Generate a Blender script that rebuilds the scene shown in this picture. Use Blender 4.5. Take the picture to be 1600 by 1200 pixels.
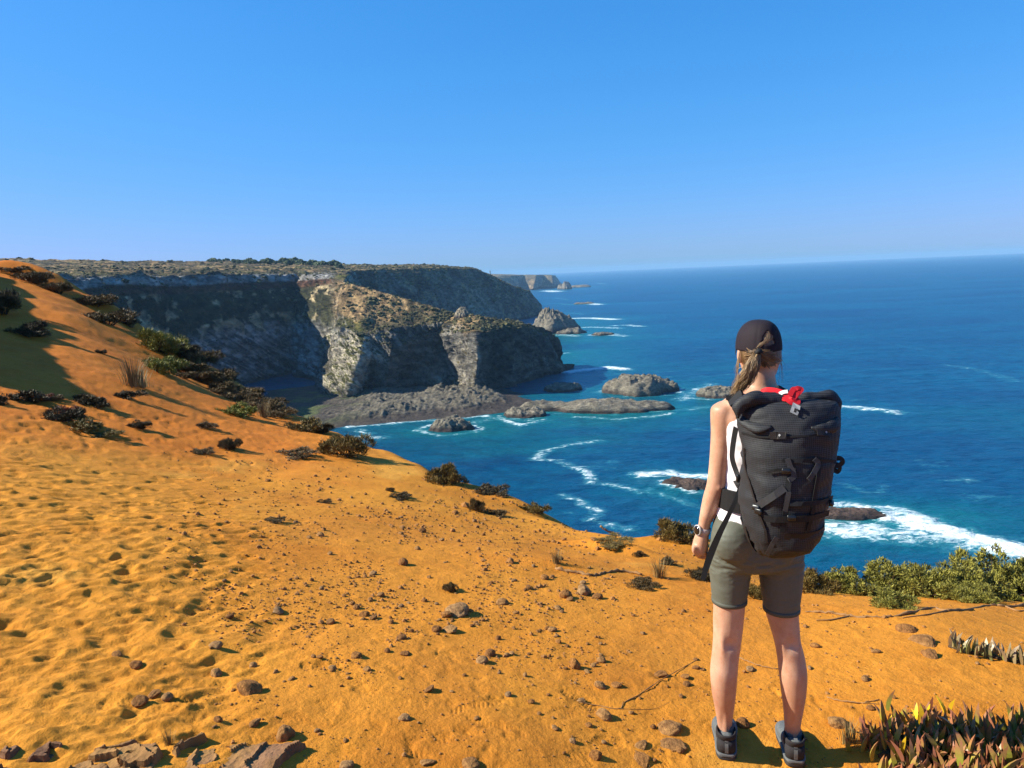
import bpy, math, random
import numpy as np
from mathutils import Vector, Matrix
from mathutils.bvhtree import BVHTree

R = math.radians
for o in list(bpy.data.objects):
    bpy.data.objects.remove(o)
SC = bpy.context.scene
COL = SC.collection
random.seed(7)
rng = np.random.default_rng(7)

# ------------------------------------------------------------------ camera
ZC = 46.0                      # eye height above the sea
F = 1156.0                     # focal length for a 1600 px wide frame
PITCH, ROLL = R(8.55), R(2.5)
_f = np.array((0, math.cos(PITCH), -math.sin(PITCH)))
_r0 = np.array((1., 0, 0)); _u0 = np.array((0, math.sin(PITCH), math.cos(PITCH)))
_r = math.cos(ROLL) * _r0 - math.sin(ROLL) * _u0
_u = math.sin(ROLL) * _r0 + math.cos(ROLL) * _u0
EYE = np.array((0, 0, ZC))
cam_d = bpy.data.cameras.new('camera')
cam = bpy.data.objects.new('camera', cam_d); COL.objects.link(cam)
cam_d.sensor_width = 36; cam_d.lens = 36 * F / 1600
cam_d.clip_start = 0.05; cam_d.clip_end = 40000
cam.matrix_world = Matrix(((_r[0], _u[0], -_f[0], 0), (_r[1], _u[1], -_f[1], 0), (_r[2], _u[2], -_f[2], ZC), (0, 0, 0, 1)))
SC.camera = cam

# ------------------------------------------------------------------ sky, sun, exposure
SUN_EL = R(35); SUN_AZ = R(-87)          # clockwise from +Y
world = bpy.data.worlds.new('World'); SC.world = world; world.use_nodes = True
wn = world.node_tree; wn.nodes.clear()
w_out = wn.nodes.new('ShaderNodeOutputWorld'); w_bg = wn.nodes.new('ShaderNodeBackground')
w_sky = wn.nodes.new('ShaderNodeTexSky'); w_sky.sky_type = 'NISHITA'; w_sky.sun_disc = False
w_sky.sun_elevation = SUN_EL; w_sky.sun_rotation = SUN_AZ
w_sky.altitude = 50; w_sky.air_density = 1.0; w_sky.dust_density = 0.4; w_sky.ozone_density = 2.0
w_hs = wn.nodes.new('ShaderNodeHueSaturation'); w_hs.inputs['Saturation'].default_value = 1.15
w_mx = wn.nodes.new('ShaderNodeMix'); w_mx.data_type = 'RGBA'; w_mx.blend_type = 'MULTIPLY'; w_mx.inputs[0].default_value = 1; w_mx.inputs[7].default_value = (0.80, 1.0, 1.32, 1)
wn.links.new(w_sky.outputs[0], w_hs.inputs['Color']); wn.links.new(w_hs.outputs[0], w_mx.inputs[6]); 
w_se = wn.nodes.new('ShaderNodeSeparateColor'); w_co = wn.nodes.new('ShaderNodeCombineColor')      # clear-air tone of the phone picture
wn.links.new(w_mx.outputs[2], w_se.inputs[0])
def _wm(op, a, b):
    n = wn.nodes.new('ShaderNodeMath'); n.operation = op
    wn.links.new(a, n.inputs[0]); n.inputs[1].default_value = b; return n.outputs[0]
def _soft(o, a, b):            # a*v / (1 + b*v)
    n = wn.nodes.new('ShaderNodeMath'); n.operation = 'DIVIDE'
    wn.links.new(_wm('MULTIPLY', o, a), n.inputs[0]); wn.links.new(_wm('ADD', _wm('MULTIPLY', o, b), 1.0), n.inputs[1]); return n.outputs[0]
wn.links.new(_wm('MULTIPLY', w_se.outputs[0], 0.54), w_co.inputs[0])
wn.links.new(_soft(w_se.outputs[1], 1.90, 0.285), w_co.inputs[1])
wn.links.new(_soft(w_se.outputs[2], 2.3, 0.155), w_co.inputs[2])
wn.links.new(w_co.outputs[0], w_bg.inputs[0])
w_bg.inputs[1].default_value = 0.062
wn.links.new(w_bg.outputs[0], w_out.inputs[0])
sun_d = bpy.data.lights.new('sun', 'SUN'); sun_d.energy = 5.0; sun_d.angle = R(0.5); sun_d.color = (1, 0.97, 0.81)
sun = bpy.data.objects.new('sun', sun_d); COL.objects.link(sun)
SUNV = Vector((math.cos(SUN_EL) * math.sin(SUN_AZ), math.cos(SUN_EL) * math.cos(SUN_AZ), math.sin(SUN_EL)))
sun.rotation_euler = SUNV.to_track_quat('Z', 'Y').to_euler(); sun.location = (-30, -10, 90)
SC.view_settings.view_transform = 'Standard'; SC.view_settings.look = 'None'
SC.view_settings.exposure = 1.0; SC.view_settings.gamma = 1; SC.view_settings.use_curve_mapping = False
SC.cycles.use_denoising = True
SC.cycles.max_bounces = 6; SC.cycles.volume_bounces = 0
SC.cycles.transparent_max_bounces = 8

# ------------------------------------------------------------------ projection helpers
def ray(px, py):
    return _f + (px - 800) / F * _r + (600 - py) / F * _u
def at(px, py, Y):
    d = ray(px, py); return EYE + d * (Y / d[1])
def onz(px, py, z):
    d = ray(px, py); return EYE + d * ((z - ZC) / d[2])
def to_px(p):
    v = np.asarray(p, float) - EYE
    w = v @ _f
    return 800 + F * (v @ _r) / w, 600 - F * (v @ _u) / w, w

# ------------------------------------------------------------------ noise
def _h(ix, iy, iz):
    n = (ix.astype(np.int64) * 374761393 + iy.astype(np.int64) * 668265263 + iz.astype(np.int64) * 1440662683) & 0xFFFFFFFF
    n = ((n ^ (n >> 13)) * 1274126177) & 0xFFFFFFFF
    n = ((n ^ (n >> 16)) * 2246822519) & 0xFFFFFFFF
    n = n ^ (n >> 15)
    return (n & 0xFFFFFF).astype(np.float32) / float(0xFFFFFF)
def vnoise(p):
    p = np.asarray(p, np.float64)
    i = np.floor(p); f = (p - i).astype(np.float32); i = i.astype(np.int64)
    u = f * f * f * (f * (f * 6 - 15) + 10)
    x, y, z = i[..., 0], i[..., 1], i[..., 2]
    def L(a, b, t): return a + (b - a) * t
    c = [[[_h(x + a, y + b, z + c_) for c_ in (0, 1)] for b in (0, 1)] for a in (0, 1)]
    ux, uy, uz = u[..., 0], u[..., 1], u[..., 2]
    return L(L(L(c[0][0][0], c[1][0][0], ux), L(c[0][1][0], c[1][1][0], ux), uy),
             L(L(c[0][0][1], c[1][0][1], ux), L(c[0][1][1], c[1][1][1], ux), uy), uz) * 2 - 1
_ROT = np.array(((0.36, 0.48, -0.8), (-0.8, 0.6, 0), (0.48, 0.64, 0.6)))
def fbm(p, octv=4, gain=0.5, ridged=False):
    p = np.asarray(p, float); s = 0; a = 1; t = 0
    for k in range(octv):
        n = vnoise(p)
        if ridged: n = 1 - 2 * np.abs(n)
        s = s + a * n; t += a; a *= gain
        p = (p @ _ROT.T) * 2.03 + 17.3
    return s / t
def sstep(a, b, x):
    t = np.clip((x - a) / (b - a), 0, 1); return t * t * (3 - 2 * t)
def xyz(x, y, z=0.0):
    x = np.asarray(x, float); return np.stack([x, np.broadcast_to(y, x.shape), np.broadcast_to(z, x.shape)], -1)

# ------------------------------------------------------------------ mesh and object helpers
def mesh_np(name, verts, faces, smooth=True):
    """verts (n,3), faces (m,3|4) int array"""
    verts = np.ascontiguousarray(verts, np.float32); faces = np.ascontiguousarray(faces, np.int32)
    me = bpy.data.meshes.new(name); k = faces.shape[1]
    me.vertices.add(len(verts)); me.vertices.foreach_set('co', verts.ravel())
    me.loops.add(faces.size); me.loops.foreach_set('vertex_index', faces.ravel())
    me.polygons.add(len(faces)); me.polygons.foreach_set('loop_start', np.arange(0, faces.size, k, dtype=np.int32))
    try: me.polygons.foreach_set('loop_total', np.full(len(faces), k, np.int32))
    except Exception: pass
    me.update(calc_edges=True)
    me.polygons.foreach_set('use_smooth', np.full(len(faces), smooth, bool))
    me.validate(); return me
def mesh_py(name, verts, faces, smooth=True):
    me = bpy.data.meshes.new(name); me.from_pydata([tuple(v) for v in verts], [], [tuple(f) for f in faces])
    me.update()
    me.polygons.foreach_set('use_smooth', np.full(len(me.polygons), smooth, bool)); return me
def attr(me, name, vals):
    vals = np.asarray(vals, np.float32)
    if vals.ndim == 1:
        a = me.attributes.new(name, 'FLOAT', 'POINT'); a.data.foreach_set('value', vals)
    else:
        if vals.shape[1] == 3: vals = np.concatenate([vals, np.ones((len(vals), 1), np.float32)], 1)
        a = me.attributes.new(name, 'FLOAT_COLOR', 'POINT'); a.data.foreach_set('color', np.ascontiguousarray(vals).ravel())
def grid_faces(nu, nv, wrap_u=False):
    i = np.arange(nu if wrap_u else nu - 1)[:, None]; j = np.arange(nv - 1)[None, :]
    i2 = (i + 1) % nu
    return np.stack([i * nv + j, i2 * nv + j, i2 * nv + j + 1, i * nv + j + 1], -1).reshape(-1, 4)
def obj(name, me, mat=None, parent=None, label=None, cat=None, group=None, kind=None, loc=None):
    o = bpy.data.objects.new(name, me); COL.objects.link(o)
    if mat is not None and me is not None and len(me.materials) == 0: me.materials.append(mat)
    if parent is not None: o.parent = parent
    if loc is not None: o.location = loc
    return tag(o, label, cat, group, kind)
def tag(o, label=None, cat=None, group=None, kind=None):
    if label: o['label'] = label
    if cat: o['category'] = cat
    if group: o['group'] = group
    if kind: o['kind'] = kind
    return o
def children_of(o): return [c for c in bpy.data.objects if c.parent is o]

# ------------------------------------------------------------------ material helpers
ALB = 0.74            # all base colours were balanced at a brighter setting of the sun
class NT:
    def __init__(s, name, rough=0.9, spec=0.2):
        s.m = bpy.data.materials.new(name); s.m.use_nodes = True; s.t = s.m.node_tree
        s.b = s.t.nodes['Principled BSDF']; s.b.inputs['Roughness'].default_value = rough
        s.b.inputs['Specular IOR Level'].default_value = spec
    def n(s, typ, **kw):
        nd = s.t.nodes.new(typ)
        for k, v in kw.items():
            if k.startswith('_'): nd.inputs[k[1:].replace('_', ' ')].default_value = v
            else: setattr(nd, k, v)
        return nd
    def l(s, a, b): s.t.links.new(a, b)
    def pos(s, scale=(1, 1, 1), rot=(0, 0, 0), coord='pos'):
        if coord == 'pos': src = s.n('ShaderNodeNewGeometry').outputs['Position']
        else: src = s.n('ShaderNodeTexCoord').outputs[coord]
        mp = s.n('ShaderNodeMapping'); mp.inputs['Scale'].default_value = scale; mp.inputs['Rotation'].default_value = rot
        s.l(src, mp.inputs[0]); return mp.outputs[0]
    def noise(s, vec, scale, detail=4, rough=0.55, dist=0.0):
        nd = s.n('ShaderNodeTexNoise'); nd.inputs['Scale'].default_value = scale
        nd.inputs['Detail'].default_value = detail; nd.inputs['Roughness'].default_value = rough
        nd.inputs['Distortion'].default_value = dist
        s.l(vec, nd.inputs['Vector']); return nd.outputs[0]
    def ramp(s, fac, stops, interp='LINEAR'):
        nd = s.n('ShaderNodeValToRGB'); nd.color_ramp.interpolation = interp
        e = nd.color_ramp.elements
        while len(e) < len(stops): e.new(0.5)
        for el, (p, c) in zip(e, stops):
            el.position = p; el.color = (c, c, c, 1) if isinstance(c, (int, float)) else (*c[:3], 1)
        s.l(fac, nd.inputs[0]); return nd.outputs[0]
    def mix(s, a, b, fac, typ='MIX'):
        nd = s.n('ShaderNodeMix', data_type='RGBA', blend_type=typ)
        for v, i in ((fac, 0), (a, 6), (b, 7)):
            if hasattr(v, 'links'): s.l(v, nd.inputs[i])
            elif isinstance(v, (int, float)): nd.inputs[i].default_value = v if i == 0 else (v, v, v, 1)
            else: nd.inputs[i].default_value = (*v[:3], 1)
        return nd.outputs[2]
    def math(s, op, a, b=0.0):
        nd = s.n('ShaderNodeMath', operation=op)
        for i, v in enumerate((a, b)):
            if hasattr(v, 'links'): s.l(v, nd.inputs[i])
            else: nd.inputs[i].default_value = v
        return nd.outputs[0]
    def bump(s, h, strength=0.5, dist=0.01, prev=None):
        nd = s.n('ShaderNodeBump'); nd.inputs['Strength'].default_value = strength; nd.inputs['Distance'].default_value = dist
        s.l(h, nd.inputs['Height'])
        if prev is not None: s.l(prev, nd.inputs['Normal'])
        s.l(nd.outputs[0], s.b.inputs['Normal']); return nd.outputs[0]
    def col(s, c):
        if hasattr(c, 'links'): s.l(s.mix(c, (ALB, ALB, ALB), 1.0, 'MULTIPLY'), s.b.inputs['Base Color'])
        else: s.b.inputs['Base Color'].default_value = (*[v * ALB for v in c[:3]], 1)
    def attr(s, name, out='Color'):
        nd = s.n('ShaderNodeAttribute', attribute_name=name); return nd.outputs[out]
    def objrand(s): return s.n('ShaderNodeObjectInfo').outputs['Random']
def simple(name, c, rough=0.7, spec=0.3, noise_scale=None, amt=0.25, bump=None):
    m = NT(name, rough, spec)
    if noise_scale:
        n = m.noise(m.pos(coord='Object'), noise_scale, 3)
        m.col(m.mix([v * (1 - amt) for v in c], [min(1, v * (1 + amt)) for v in c], n))
        if bump: m.bump(n, bump[0], bump[1])
    else: m.col(c)
    return m.m

def mat_sand():
    m = NT('orange_sand', 0.95, 0.1)
    p = m.pos()
    a = m.attr('tint')
    n1 = m.noise(p, 0.9, 5, 0.6); n2 = m.noise(p, 14, 4, 0.6); n3 = m.noise(p, 140, 3, 0.7)
    c = m.mix(a, m.mix(a, (0.72, 0.56, 0.4), 1.0, 'MULTIPLY'), m.ramp(n1, [(0.45, 0), (0.75, 0.6)]))
    c = m.mix(c, m.mix(c, (0.72, 0.68, 0.64), 1.0, 'MULTIPLY'), m.ramp(n2, [(0.5, 0), (0.75, 0.7)]))
    c = m.mix(c, m.mix(c, (1.25, 1.22, 1.2), 1.0, 'MULTIPLY'), m.ramp(n3, [(0.5, 0), (0.75, 0.8)]))
    m.col(c)
    b = m.bump(m.noise(p, 42, 6, 0.7), 0.8, 0.014)
    m.bump(n3, 0.35, 0.004, b)
    return m.m
def mat_cliff():
    m = NT('cliff_rock', 0.9, 0.15)
    p = m.pos()
    a = m.attr('tint')
    st = m.noise(m.pos((0.10, 0.09, 0.32), (0.5, 1.05, 0.3)), 1.5, 6, 0.62, 0.5)
    fine = m.noise(p, 0.55, 7, 0.7)
    wvt = m.n('ShaderNodeTexWave', wave_type='BANDS', bands_direction='X'); wvt.inputs['Scale'].default_value = 0.07; wvt.inputs['Distortion'].default_value = 16.0
    wvt.inputs['Detail'].default_value = 4; wvt.inputs['Detail Scale'].default_value = 0.6; wvt.inputs['Detail Roughness'].default_value = 0.65
    m.l(m.pos((1, 0.6, 1), (0.2, 0.75, 0.15)), wvt.inputs['Vector'])
    a = m.mix(m.mix(a, (0.72, 0.72, 0.73), 1.0, 'MULTIPLY'), m.mix(a, (1.15, 1.14, 1.12), 1.0, 'MULTIPLY'), m.ramp(wvt.outputs['Fac'], [(0.15, 0), (0.75, 1)]))
    c = m.mix(m.mix(a, (0.58, 0.57, 0.58), 1.0, 'MULTIPLY'), m.mix(a, (1.45, 1.42, 1.36), 1.0, 'MULTIPLY'), m.ramp(st, [(0.40, 0), (0.60, 1)]))
    c = m.mix(c, m.mix(c, (0.52, 0.51, 0.49), 1.0, 'MULTIPLY'), m.ramp(fine, [(0.53, 0), (0.70, 1)]))
    m.col(c)
    b = m.bump(st, 1.0, 3.0); b = m.bump(wvt.outputs['Fac'], 0.4, 1.5, b)
    m.bump(fine, 1.0, 1.6, b)
    return m.m
def mat_water():
    m = NT('sea_water', 0.12, 0.14)
    p = m.pos()
    foam = m.attr('foam', 'Fac'); sh = m.attr('shallow', 'Fac')
    big = m.noise(m.pos((0.006, 0.012, 1)), 1.0, 5, 0.6, 0.6)
    deep = m.mix((0.0015, 0.037, 0.102), (0.002, 0.074, 0.145), m.ramp(big, [(0.35, 0), (0.65, 1)]))
    wv = m.noise(m.pos((0.17, 0.26, 1), (0, 0, 0.25)), 1.0, 6, 0.66)
    deep = m.mix(deep, m.mix(deep, (0.55, 0.6, 0.7), 1.0, 'MULTIPLY'), m.ramp(wv, [(0.46, 0), (0.62, 1.0)]))
    c = m.mix(deep, (0.003, 0.112, 0.125), m.math('MULTIPLY', sh, m.ramp(big, [(0.3, 0.3), (0.6, 1.0)])))
    fn = m.noise(m.pos((0.32, 0.55, 1)), 1.0, 8, 0.72, 0.8)
    fn2 = m.noise(m.pos((0.05, 0.12, 1)), 1.0, 3, 0.6)
    th = m.math('SUBTRACT', m.math('ADD', fn, m.math('MULTIPLY', fn2, 0.25)), m.math('SUBTRACT', 1.10, m.math('MULTIPLY', foam, 0.64)))
    mask = m.ramp(th, [(0.0, 0.0), (0.16, 0.95)])
    halo = m.ramp(m.math('ADD', th, 0.16), [(0.0, 0), (0.3, 0.75)])
    c = m.mix(c, (0.06, 0.27, 0.31), halo)
    c = m.mix(c, (0.70, 0.74, 0.76), mask)
    b1 = m.n('ShaderNodeBump'); b1.inputs['Strength'].default_value = 0.9; b1.inputs['Distance'].default_value = 1.6
    m.l(m.noise(m.pos((0.10, 0.15, 1), (0, 0, 0.3)), 1.0, 6, 0.62), b1.inputs['Height'])
    b2 = m.n('ShaderNodeBump'); b2.inputs['Strength'].default_value = 0.9; b2.inputs['Distance'].default_value = 0.5
    m.l(m.noise(m.pos((0.42, 0.5, 1), (0, 0, 0.1)), 1.0, 5, 0.65), b2.inputs['Height']); m.l(b1.outputs[0], b2.inputs['Normal'])
    df = m.n('ShaderNodeBsdfDiffuse'); m.l(c, df.inputs[0]); m.l(b2.outputs[0], df.inputs['Normal'])
    gl = m.n('ShaderNodeBsdfGlossy'); gl.inputs[0].default_value = (0.42, 0.85, 1, 1); gl.inputs['Roughness'].default_value = 0.22; m.l(b2.outputs[0], gl.inputs['Normal'])
    lw = m.n('ShaderNodeLayerWeight'); lw.inputs[0].default_value = 0.35; m.l(b2.outputs[0], lw.inputs['Normal'])
    fac = m.math('MULTIPLY', m.math('ADD', m.math('MULTIPLY', m.math('POWER', lw.outputs['Facing'], 3.0), 0.55), 0.02), m.math('SUBTRACT', 1.0, mask))
    mx = m.n('ShaderNodeMixShader'); m.l(fac, mx.inputs[0]); m.l(df.outputs[0], mx.inputs[1]); m.l(gl.outputs[0], mx.inputs[2])
    out = next(n_ for n_ in m.t.nodes if n_.type == 'OUTPUT_MATERIAL'); m.l(mx.outputs[0], out.inputs[0])
    m.t.nodes.remove(m.b)
    return m.m
def mat_stone():
    m = NT('stone', 0.9, 0.15)
    p = m.pos(coord='Object')
    r = m.objrand()
    base = m.ramp(r, [(0.0, (0.48, 0.215, 0.06)), (0.4, (0.33, 0.145, 0.045)), (0.75, (0.52, 0.27, 0.095)), (1.0, (0.40, 0.235, 0.11))])
    n = m.noise(p, 2.2, 6, 0.65)
    c = m.mix(m.mix(base, (0.6, 0.55, 0.55), 1.0, 'MULTIPLY'), m.mix(base, (1.35, 1.35, 1.35), 1.0, 'MULTIPLY'), m.ramp(n, [(0.35, 0), (0.65, 1)]))
    m.col(c); m.bump(m.noise(p, 6, 6, 0.7), 0.6, 0.08); return m.m
def mat_slab():
    m = NT('slab_rock', 0.88, 0.18)
    p = m.pos()
    n = m.noise(m.pos((1, 1, 2.5), (0.3, 0.2, 0.4)), 7, 7, 0.68); s = m.noise(p, 2.0, 4)
    c = m.ramp(n, [(0.3, (0.13, 0.058, 0.03)), (0.5, (0.27, 0.13, 0.062)), (0.7, (0.38, 0.195, 0.095))])
    c = m.mix(c, (0.45, 0.225, 0.06), m.ramp(s, [(0.54, 0), (0.66, 0.75)]))
    m.col(c); m.bump(n, 0.8, 0.02); return m.m
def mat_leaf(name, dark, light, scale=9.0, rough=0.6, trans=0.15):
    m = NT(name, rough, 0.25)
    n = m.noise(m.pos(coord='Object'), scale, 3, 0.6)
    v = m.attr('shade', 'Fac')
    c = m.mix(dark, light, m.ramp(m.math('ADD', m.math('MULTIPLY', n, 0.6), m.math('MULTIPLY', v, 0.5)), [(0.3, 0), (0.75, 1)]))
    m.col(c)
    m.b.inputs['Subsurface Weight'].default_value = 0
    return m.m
M = {}
M['sand'] = mat_sand(); M['cliff'] = mat_cliff(); M['water'] = mat_water(); M['stone'] = mat_stone(); M['slab'] = mat_slab()
M['wood'] = simple('dry_wood', (0.36, 0.19, 0.08), 0.9, 0.1, 12, 0.5, (0.6, 0.02))
M['bark'] = simple('shrub_bark', (0.10, 0.06, 0.035), 0.9, 0.1, 12, 0.4)
M['leaf_green'] = mat_leaf('shrub_leaf_green', (0.060, 0.060, 0.012), (0.40, 0.35, 0.06))
M['leaf_olive'] = mat_leaf('shrub_leaf_olive', (0.075, 0.050, 0.012), (0.29, 0.19, 0.045))
M['leaf_brown'] = mat_leaf('shrub_leaf_brown', (0.060, 0.034, 0.012), (0.23, 0.14, 0.045))
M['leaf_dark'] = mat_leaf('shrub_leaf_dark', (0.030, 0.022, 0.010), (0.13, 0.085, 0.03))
M['leaf_lime'] = mat_leaf('shrub_leaf_lime', (0.09, 0.10, 0.012), (0.36, 0.33, 0.05))
M['grass'] = mat_leaf('dry_grass', (0.13, 0.085, 0.035), (0.34, 0.25, 0.11))
M['ice_red'] = mat_leaf('ice_plant_red', (0.16, 0.032, 0.018), (0.38, 0.10, 0.035))
M['ice_green'] = mat_leaf('ice_plant_green', (0.10, 0.07, 0.014), (0.25, 0.17, 0.03))

# ------------------------------------------------------------------ foreground sand slope
def polar(p): return math.atan2(p[0], p[1]), math.log(math.hypot(p[0], p[1]))
CP = []      # (theta, log r, tan elevation)
def cp(p):
    t, lr = polar(p); CP.append((t, lr, (p[2] - ZC) / math.exp(lr)))
FEET_Z = ZC - 1.90
for px, py, dz in ((0, 1200, -1.45), (400, 1200, -1.57), (800, 1200, -1.72), (1150, 1195, -1.90), (1400, 1200, -1.91), (1600, 1200, -1.92),
                   (0, 1000, -1.47), (400, 1000, -1.64), (800, 1000, -1.86), (1200, 1020, -2.0), (1600, 1020, -2.03),
                   (0, 850, -1.45), (200, 900, -1.55), (400, 850, -1.80), (600, 850, -2.05), (800, 870, -2.2), (1000, 900, -2.3), (1250, 950, -2.15), (1450, 960, -2.10)):
    cp(onz(px, py, ZC + dz))
for px, py, Y in ((0, 700, 7.2), (200, 730, 7.8), (400, 750, 8.3), (600, 780, 8.0), (0, 600, 10.5), (250, 620, 13.0), (100, 540, 15.0), (400, 680, 12.0),
                  (0, 500, 17.0), (60, 470, 20.0), (200, 540, 19.0), (130, 500, 19.0)):
    cp(at(px, py, Y))
CREST = [(1800, 975, 4.6), (1600, 945, 5.0), (1450, 934, 5.3), (1330, 928, 5.6), (1250, 915, 6.0), (1150, 862, 7.0), (1090, 846, 7.2), (1000, 850, 7.0),
         (930, 838, 7.4), (890, 828, 7.8), (800, 790, 9.2), (720, 758, 10.2), (650, 727, 11.4), (560, 692, 13.0), (500, 672, 14.5), (450, 650, 16.0), (390, 630, 18.0), (330, 585, 20.5),
         (280, 555, 22.5), (235, 525, 24.0), (180, 490, 25.0), (130, 462, 25.5), (70, 432, 26.0), (0, 416, 27.0)]
crest = [at(*c) for c in CREST]
for p in crest: cp(p)
for a, r_, dz in ((-50, 3, -1.4), (-50, 8, -1.2), (-50, 16, 0.2), (-52, 30, 1.6), (-75, 4, -1.3), (-75, 15, 0.9), (-80, 40, 3.0), (-60, 70, 4), (-42, 60, 4),
                  (-120, 5, -1.4), (-120, 30, 1.5), (180, 4, -1.5), (180, 30, -0.5), (120, 4, -1.8), (90, 3, -1.85), (70, 3.2, -1.93), (120, 9, -2.0),
                  (0, 1.0, -1.65), (90, 1.0, -1.7), (180, 1.0, -1.6), (-90, 1.0, -1.55), (-40, 1.2, -1.5), (40, 1.2, -1.78), (-135, 60, 3), (160, 60, -1), (-90, 120, 4), (-120, 120, 3), (180, 130, 1)):
    cp((r_ * math.sin(R(a)), r_ * math.cos(R(a)), ZC + dz))
CP = np.array(CP)
def tps_fit(xy, z, lam):
    n = len(xy); d = np.linalg.norm(xy[:, None] - xy[None], axis=-1)
    K = np.where(d > 0, d * d * np.log(d + 1e-12), 0) + lam * np.eye(n)
    Pm = np.concatenate([np.ones((n, 1)), xy], 1)
    A = np.block([[K, Pm], [Pm.T, np.zeros((3, 3))]])
    return np.linalg.solve(A, np.concatenate([z, np.zeros(3)]))
def tps_eval(w, xy, q):
    out = np.empty(len(q))
    for s in range(0, len(q), 60000):
        d = np.linalg.norm(q[s:s + 60000, None] - xy[None], axis=-1)
        out[s:s + 60000] = np.where(d > 0, d * d * np.log(d + 1e-12), 0) @ w[:len(xy)] + w[len(xy)] + q[s:s + 60000] @ w[len(xy) + 1:]
    return out
_XY = CP[:, :2] * (1.6, 1.0); _W = tps_fit(_XY, CP[:, 2], 0.002)
edge_poly = [(9, -60, ZC - 4), (8, -20, ZC - 3), (7.4, -5, ZC - 2.5), (6.6, 1.5, ZC - 2.2)] + [tuple(p) for p in crest] + \
            [(-24, 34, ZC + 1.5), (-42, 60, ZC + 3), (-75, 95, ZC + 4), (-140, 125, ZC + 5)]
EP = np.array(edge_poly)
def edge_dist(x, y):
    """signed distance to the land edge (positive out over the drop) and edge height there"""
    best = np.full(x.shape, 1e9); ze = np.zeros(x.shape); side = np.zeros(x.shape)
    for a, b in zip(EP[:-1], EP[1:]):
        e = b[:2] - a[:2]; L2 = e @ e
        t = np.clip(((x - a[0]) * e[0] + (y - a[1]) * e[1]) / L2, 0, 1)
        dx, dy = x - a[0] - t * e[0], y - a[1] - t * e[1]
        d = np.hypot(dx, dy); cr = e[0] * (y - a[1]) - e[1] * (x - a[0])
        m = d < best
        best = np.where(m, d, best); ze = np.where(m, a[2] + t * (b[2] - a[2]), ze); side = np.where(m, cr, side)
    return np.where(side < 0, best, -best), ze

th = np.concatenate([np.linspace(R(-180), R(-44), 70)[:-1], np.linspace(R(-44), R(44), 800), np.linspace(R(44), R(180), 70)[1:-1]])
rr = np.concatenate([np.geomspace(0.35, 2.1, 16)[:-1], np.geomspace(2.1, 8.5, 400)[:-1], np.geomspace(8.5, 32, 170)[:-1], np.geomspace(32, 150, 45)])
NT_, NR_ = len(th), len(rr)
TT, RR = np.meshgrid(th, rr, indexing='ij')
GX, GY = RR * np.sin(TT), RR * np.cos(TT)
t_eval = np.abs(TT.ravel())      # the sheet closes behind the viewer
q = np.stack([TT.ravel() * 1.6, np.log(RR.ravel())], 1)
tanel = tps_eval(_W, _XY, q).reshape(TT.shape)
# behind the viewer blend to a gentle inland slope so that both sides of the seam meet
blend = sstep(R(100), R(150), np.abs(TT))
GZ0 = RR * tanel
back = -1.6 - 0.02 * GX * np.exp(-((RR / 60) ** 2))
GZ = GZ0 * (1 - blend) + back * blend
GZ = np.clip(GZ, -6, 9)
# hump left of the picture that throws the broad shadow over the hollow
def gauss(x0, y0, sx, sy, rot=0):
    c, s = math.cos(rot), math.sin(rot); dx, dy = GX - x0, GY - y0
    return np.exp(-(((dx * c + dy * s) / sx) ** 2 + ((-dx * s + dy * c) / sy) ** 2))
def ridge_top(x0, y0, z0, x1, y1, z1, wid):
    cx, cy = (x0 + x1) / 2, (y0 + y1) / 2; L = math.hypot(x1 - x0, y1 - y0) / 2; ux, uy = (x1 - x0) / 2 / L, (y1 - y0) / 2 / L
    u = ((GX - cx) * ux + (GY - cy) * uy) / L; v = (-(GX - cx) * uy + (GY - cy) * ux) / wid
    return z0 + (z1 - z0) * (u + 1) / 2 - 2.6 * np.abs(v) ** 1.8 - 4.0 * np.maximum(np.abs(u) - 1, 0) ** 1.0 * L / 2.5
_rt = ridge_top(-11.9, 10.8, 2.2, -19.2, 23.2, 3.2, 1.85) + 0.35 * fbm(xyz(GX, GY) * 0.6 + 3, 3)
_d = _rt - GZ; GZ = GZ + 0.5 * (_d + np.sqrt(_d * _d + 0.05)) * sstep(36, 32, RR)
for px, py, Y, h, s in ((165, 492, 24.5, 0.35, 0.9), (95, 452, 25.2, 0.3, 0.8), (250, 545, 21.5, 0.3, 0.8), (40, 425, 25.5, 0.3, 1.0), (300, 560, 21.0, 0.25, 0.8)):
    p = at(px, py, Y); GZ += h * gauss(p[0], p[1], s, s)
p = at(950, 856, 6.5); GZ += 0.11 * gauss(p[0], p[1], 0.45, 0.14, -0.6)
p = at(850, 905, 5.4); GZ += 0.04 * gauss(p[0], p[1], 0.5, 0.25)
# undulation
P3 = xyz(GX, GY)
near = sstep(40, 15, RR)
rough_amp = 0.03 + 0.10 * sstep(6, 24, RR)
GZ += fbm(P3 * 0.55, 4) * rough_amp
GZ += fbm(P3 * 2.6 + 5, 3) * 0.014 * near
stony = sstep(-0.55, -0.25, TT + 0.05 * fbm(P3 * 0.8, 2)) * sstep(13, 9, RR)          # right of the trampled sand
left = (1 - stony)
GZ += fbm(P3 * 9 + 3, 3, ridged=True) * 0.0045 * stony * near
GZ += fbm(P3 * 5.5 + 9, 2) * 0.009 * left * near
GZ += fbm(np.stack([GX * 3 + GY * 4, GX * 9 - GY * 7, GX * 0], -1), 3, 0.55, True) * 0.012 * left * near
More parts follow.
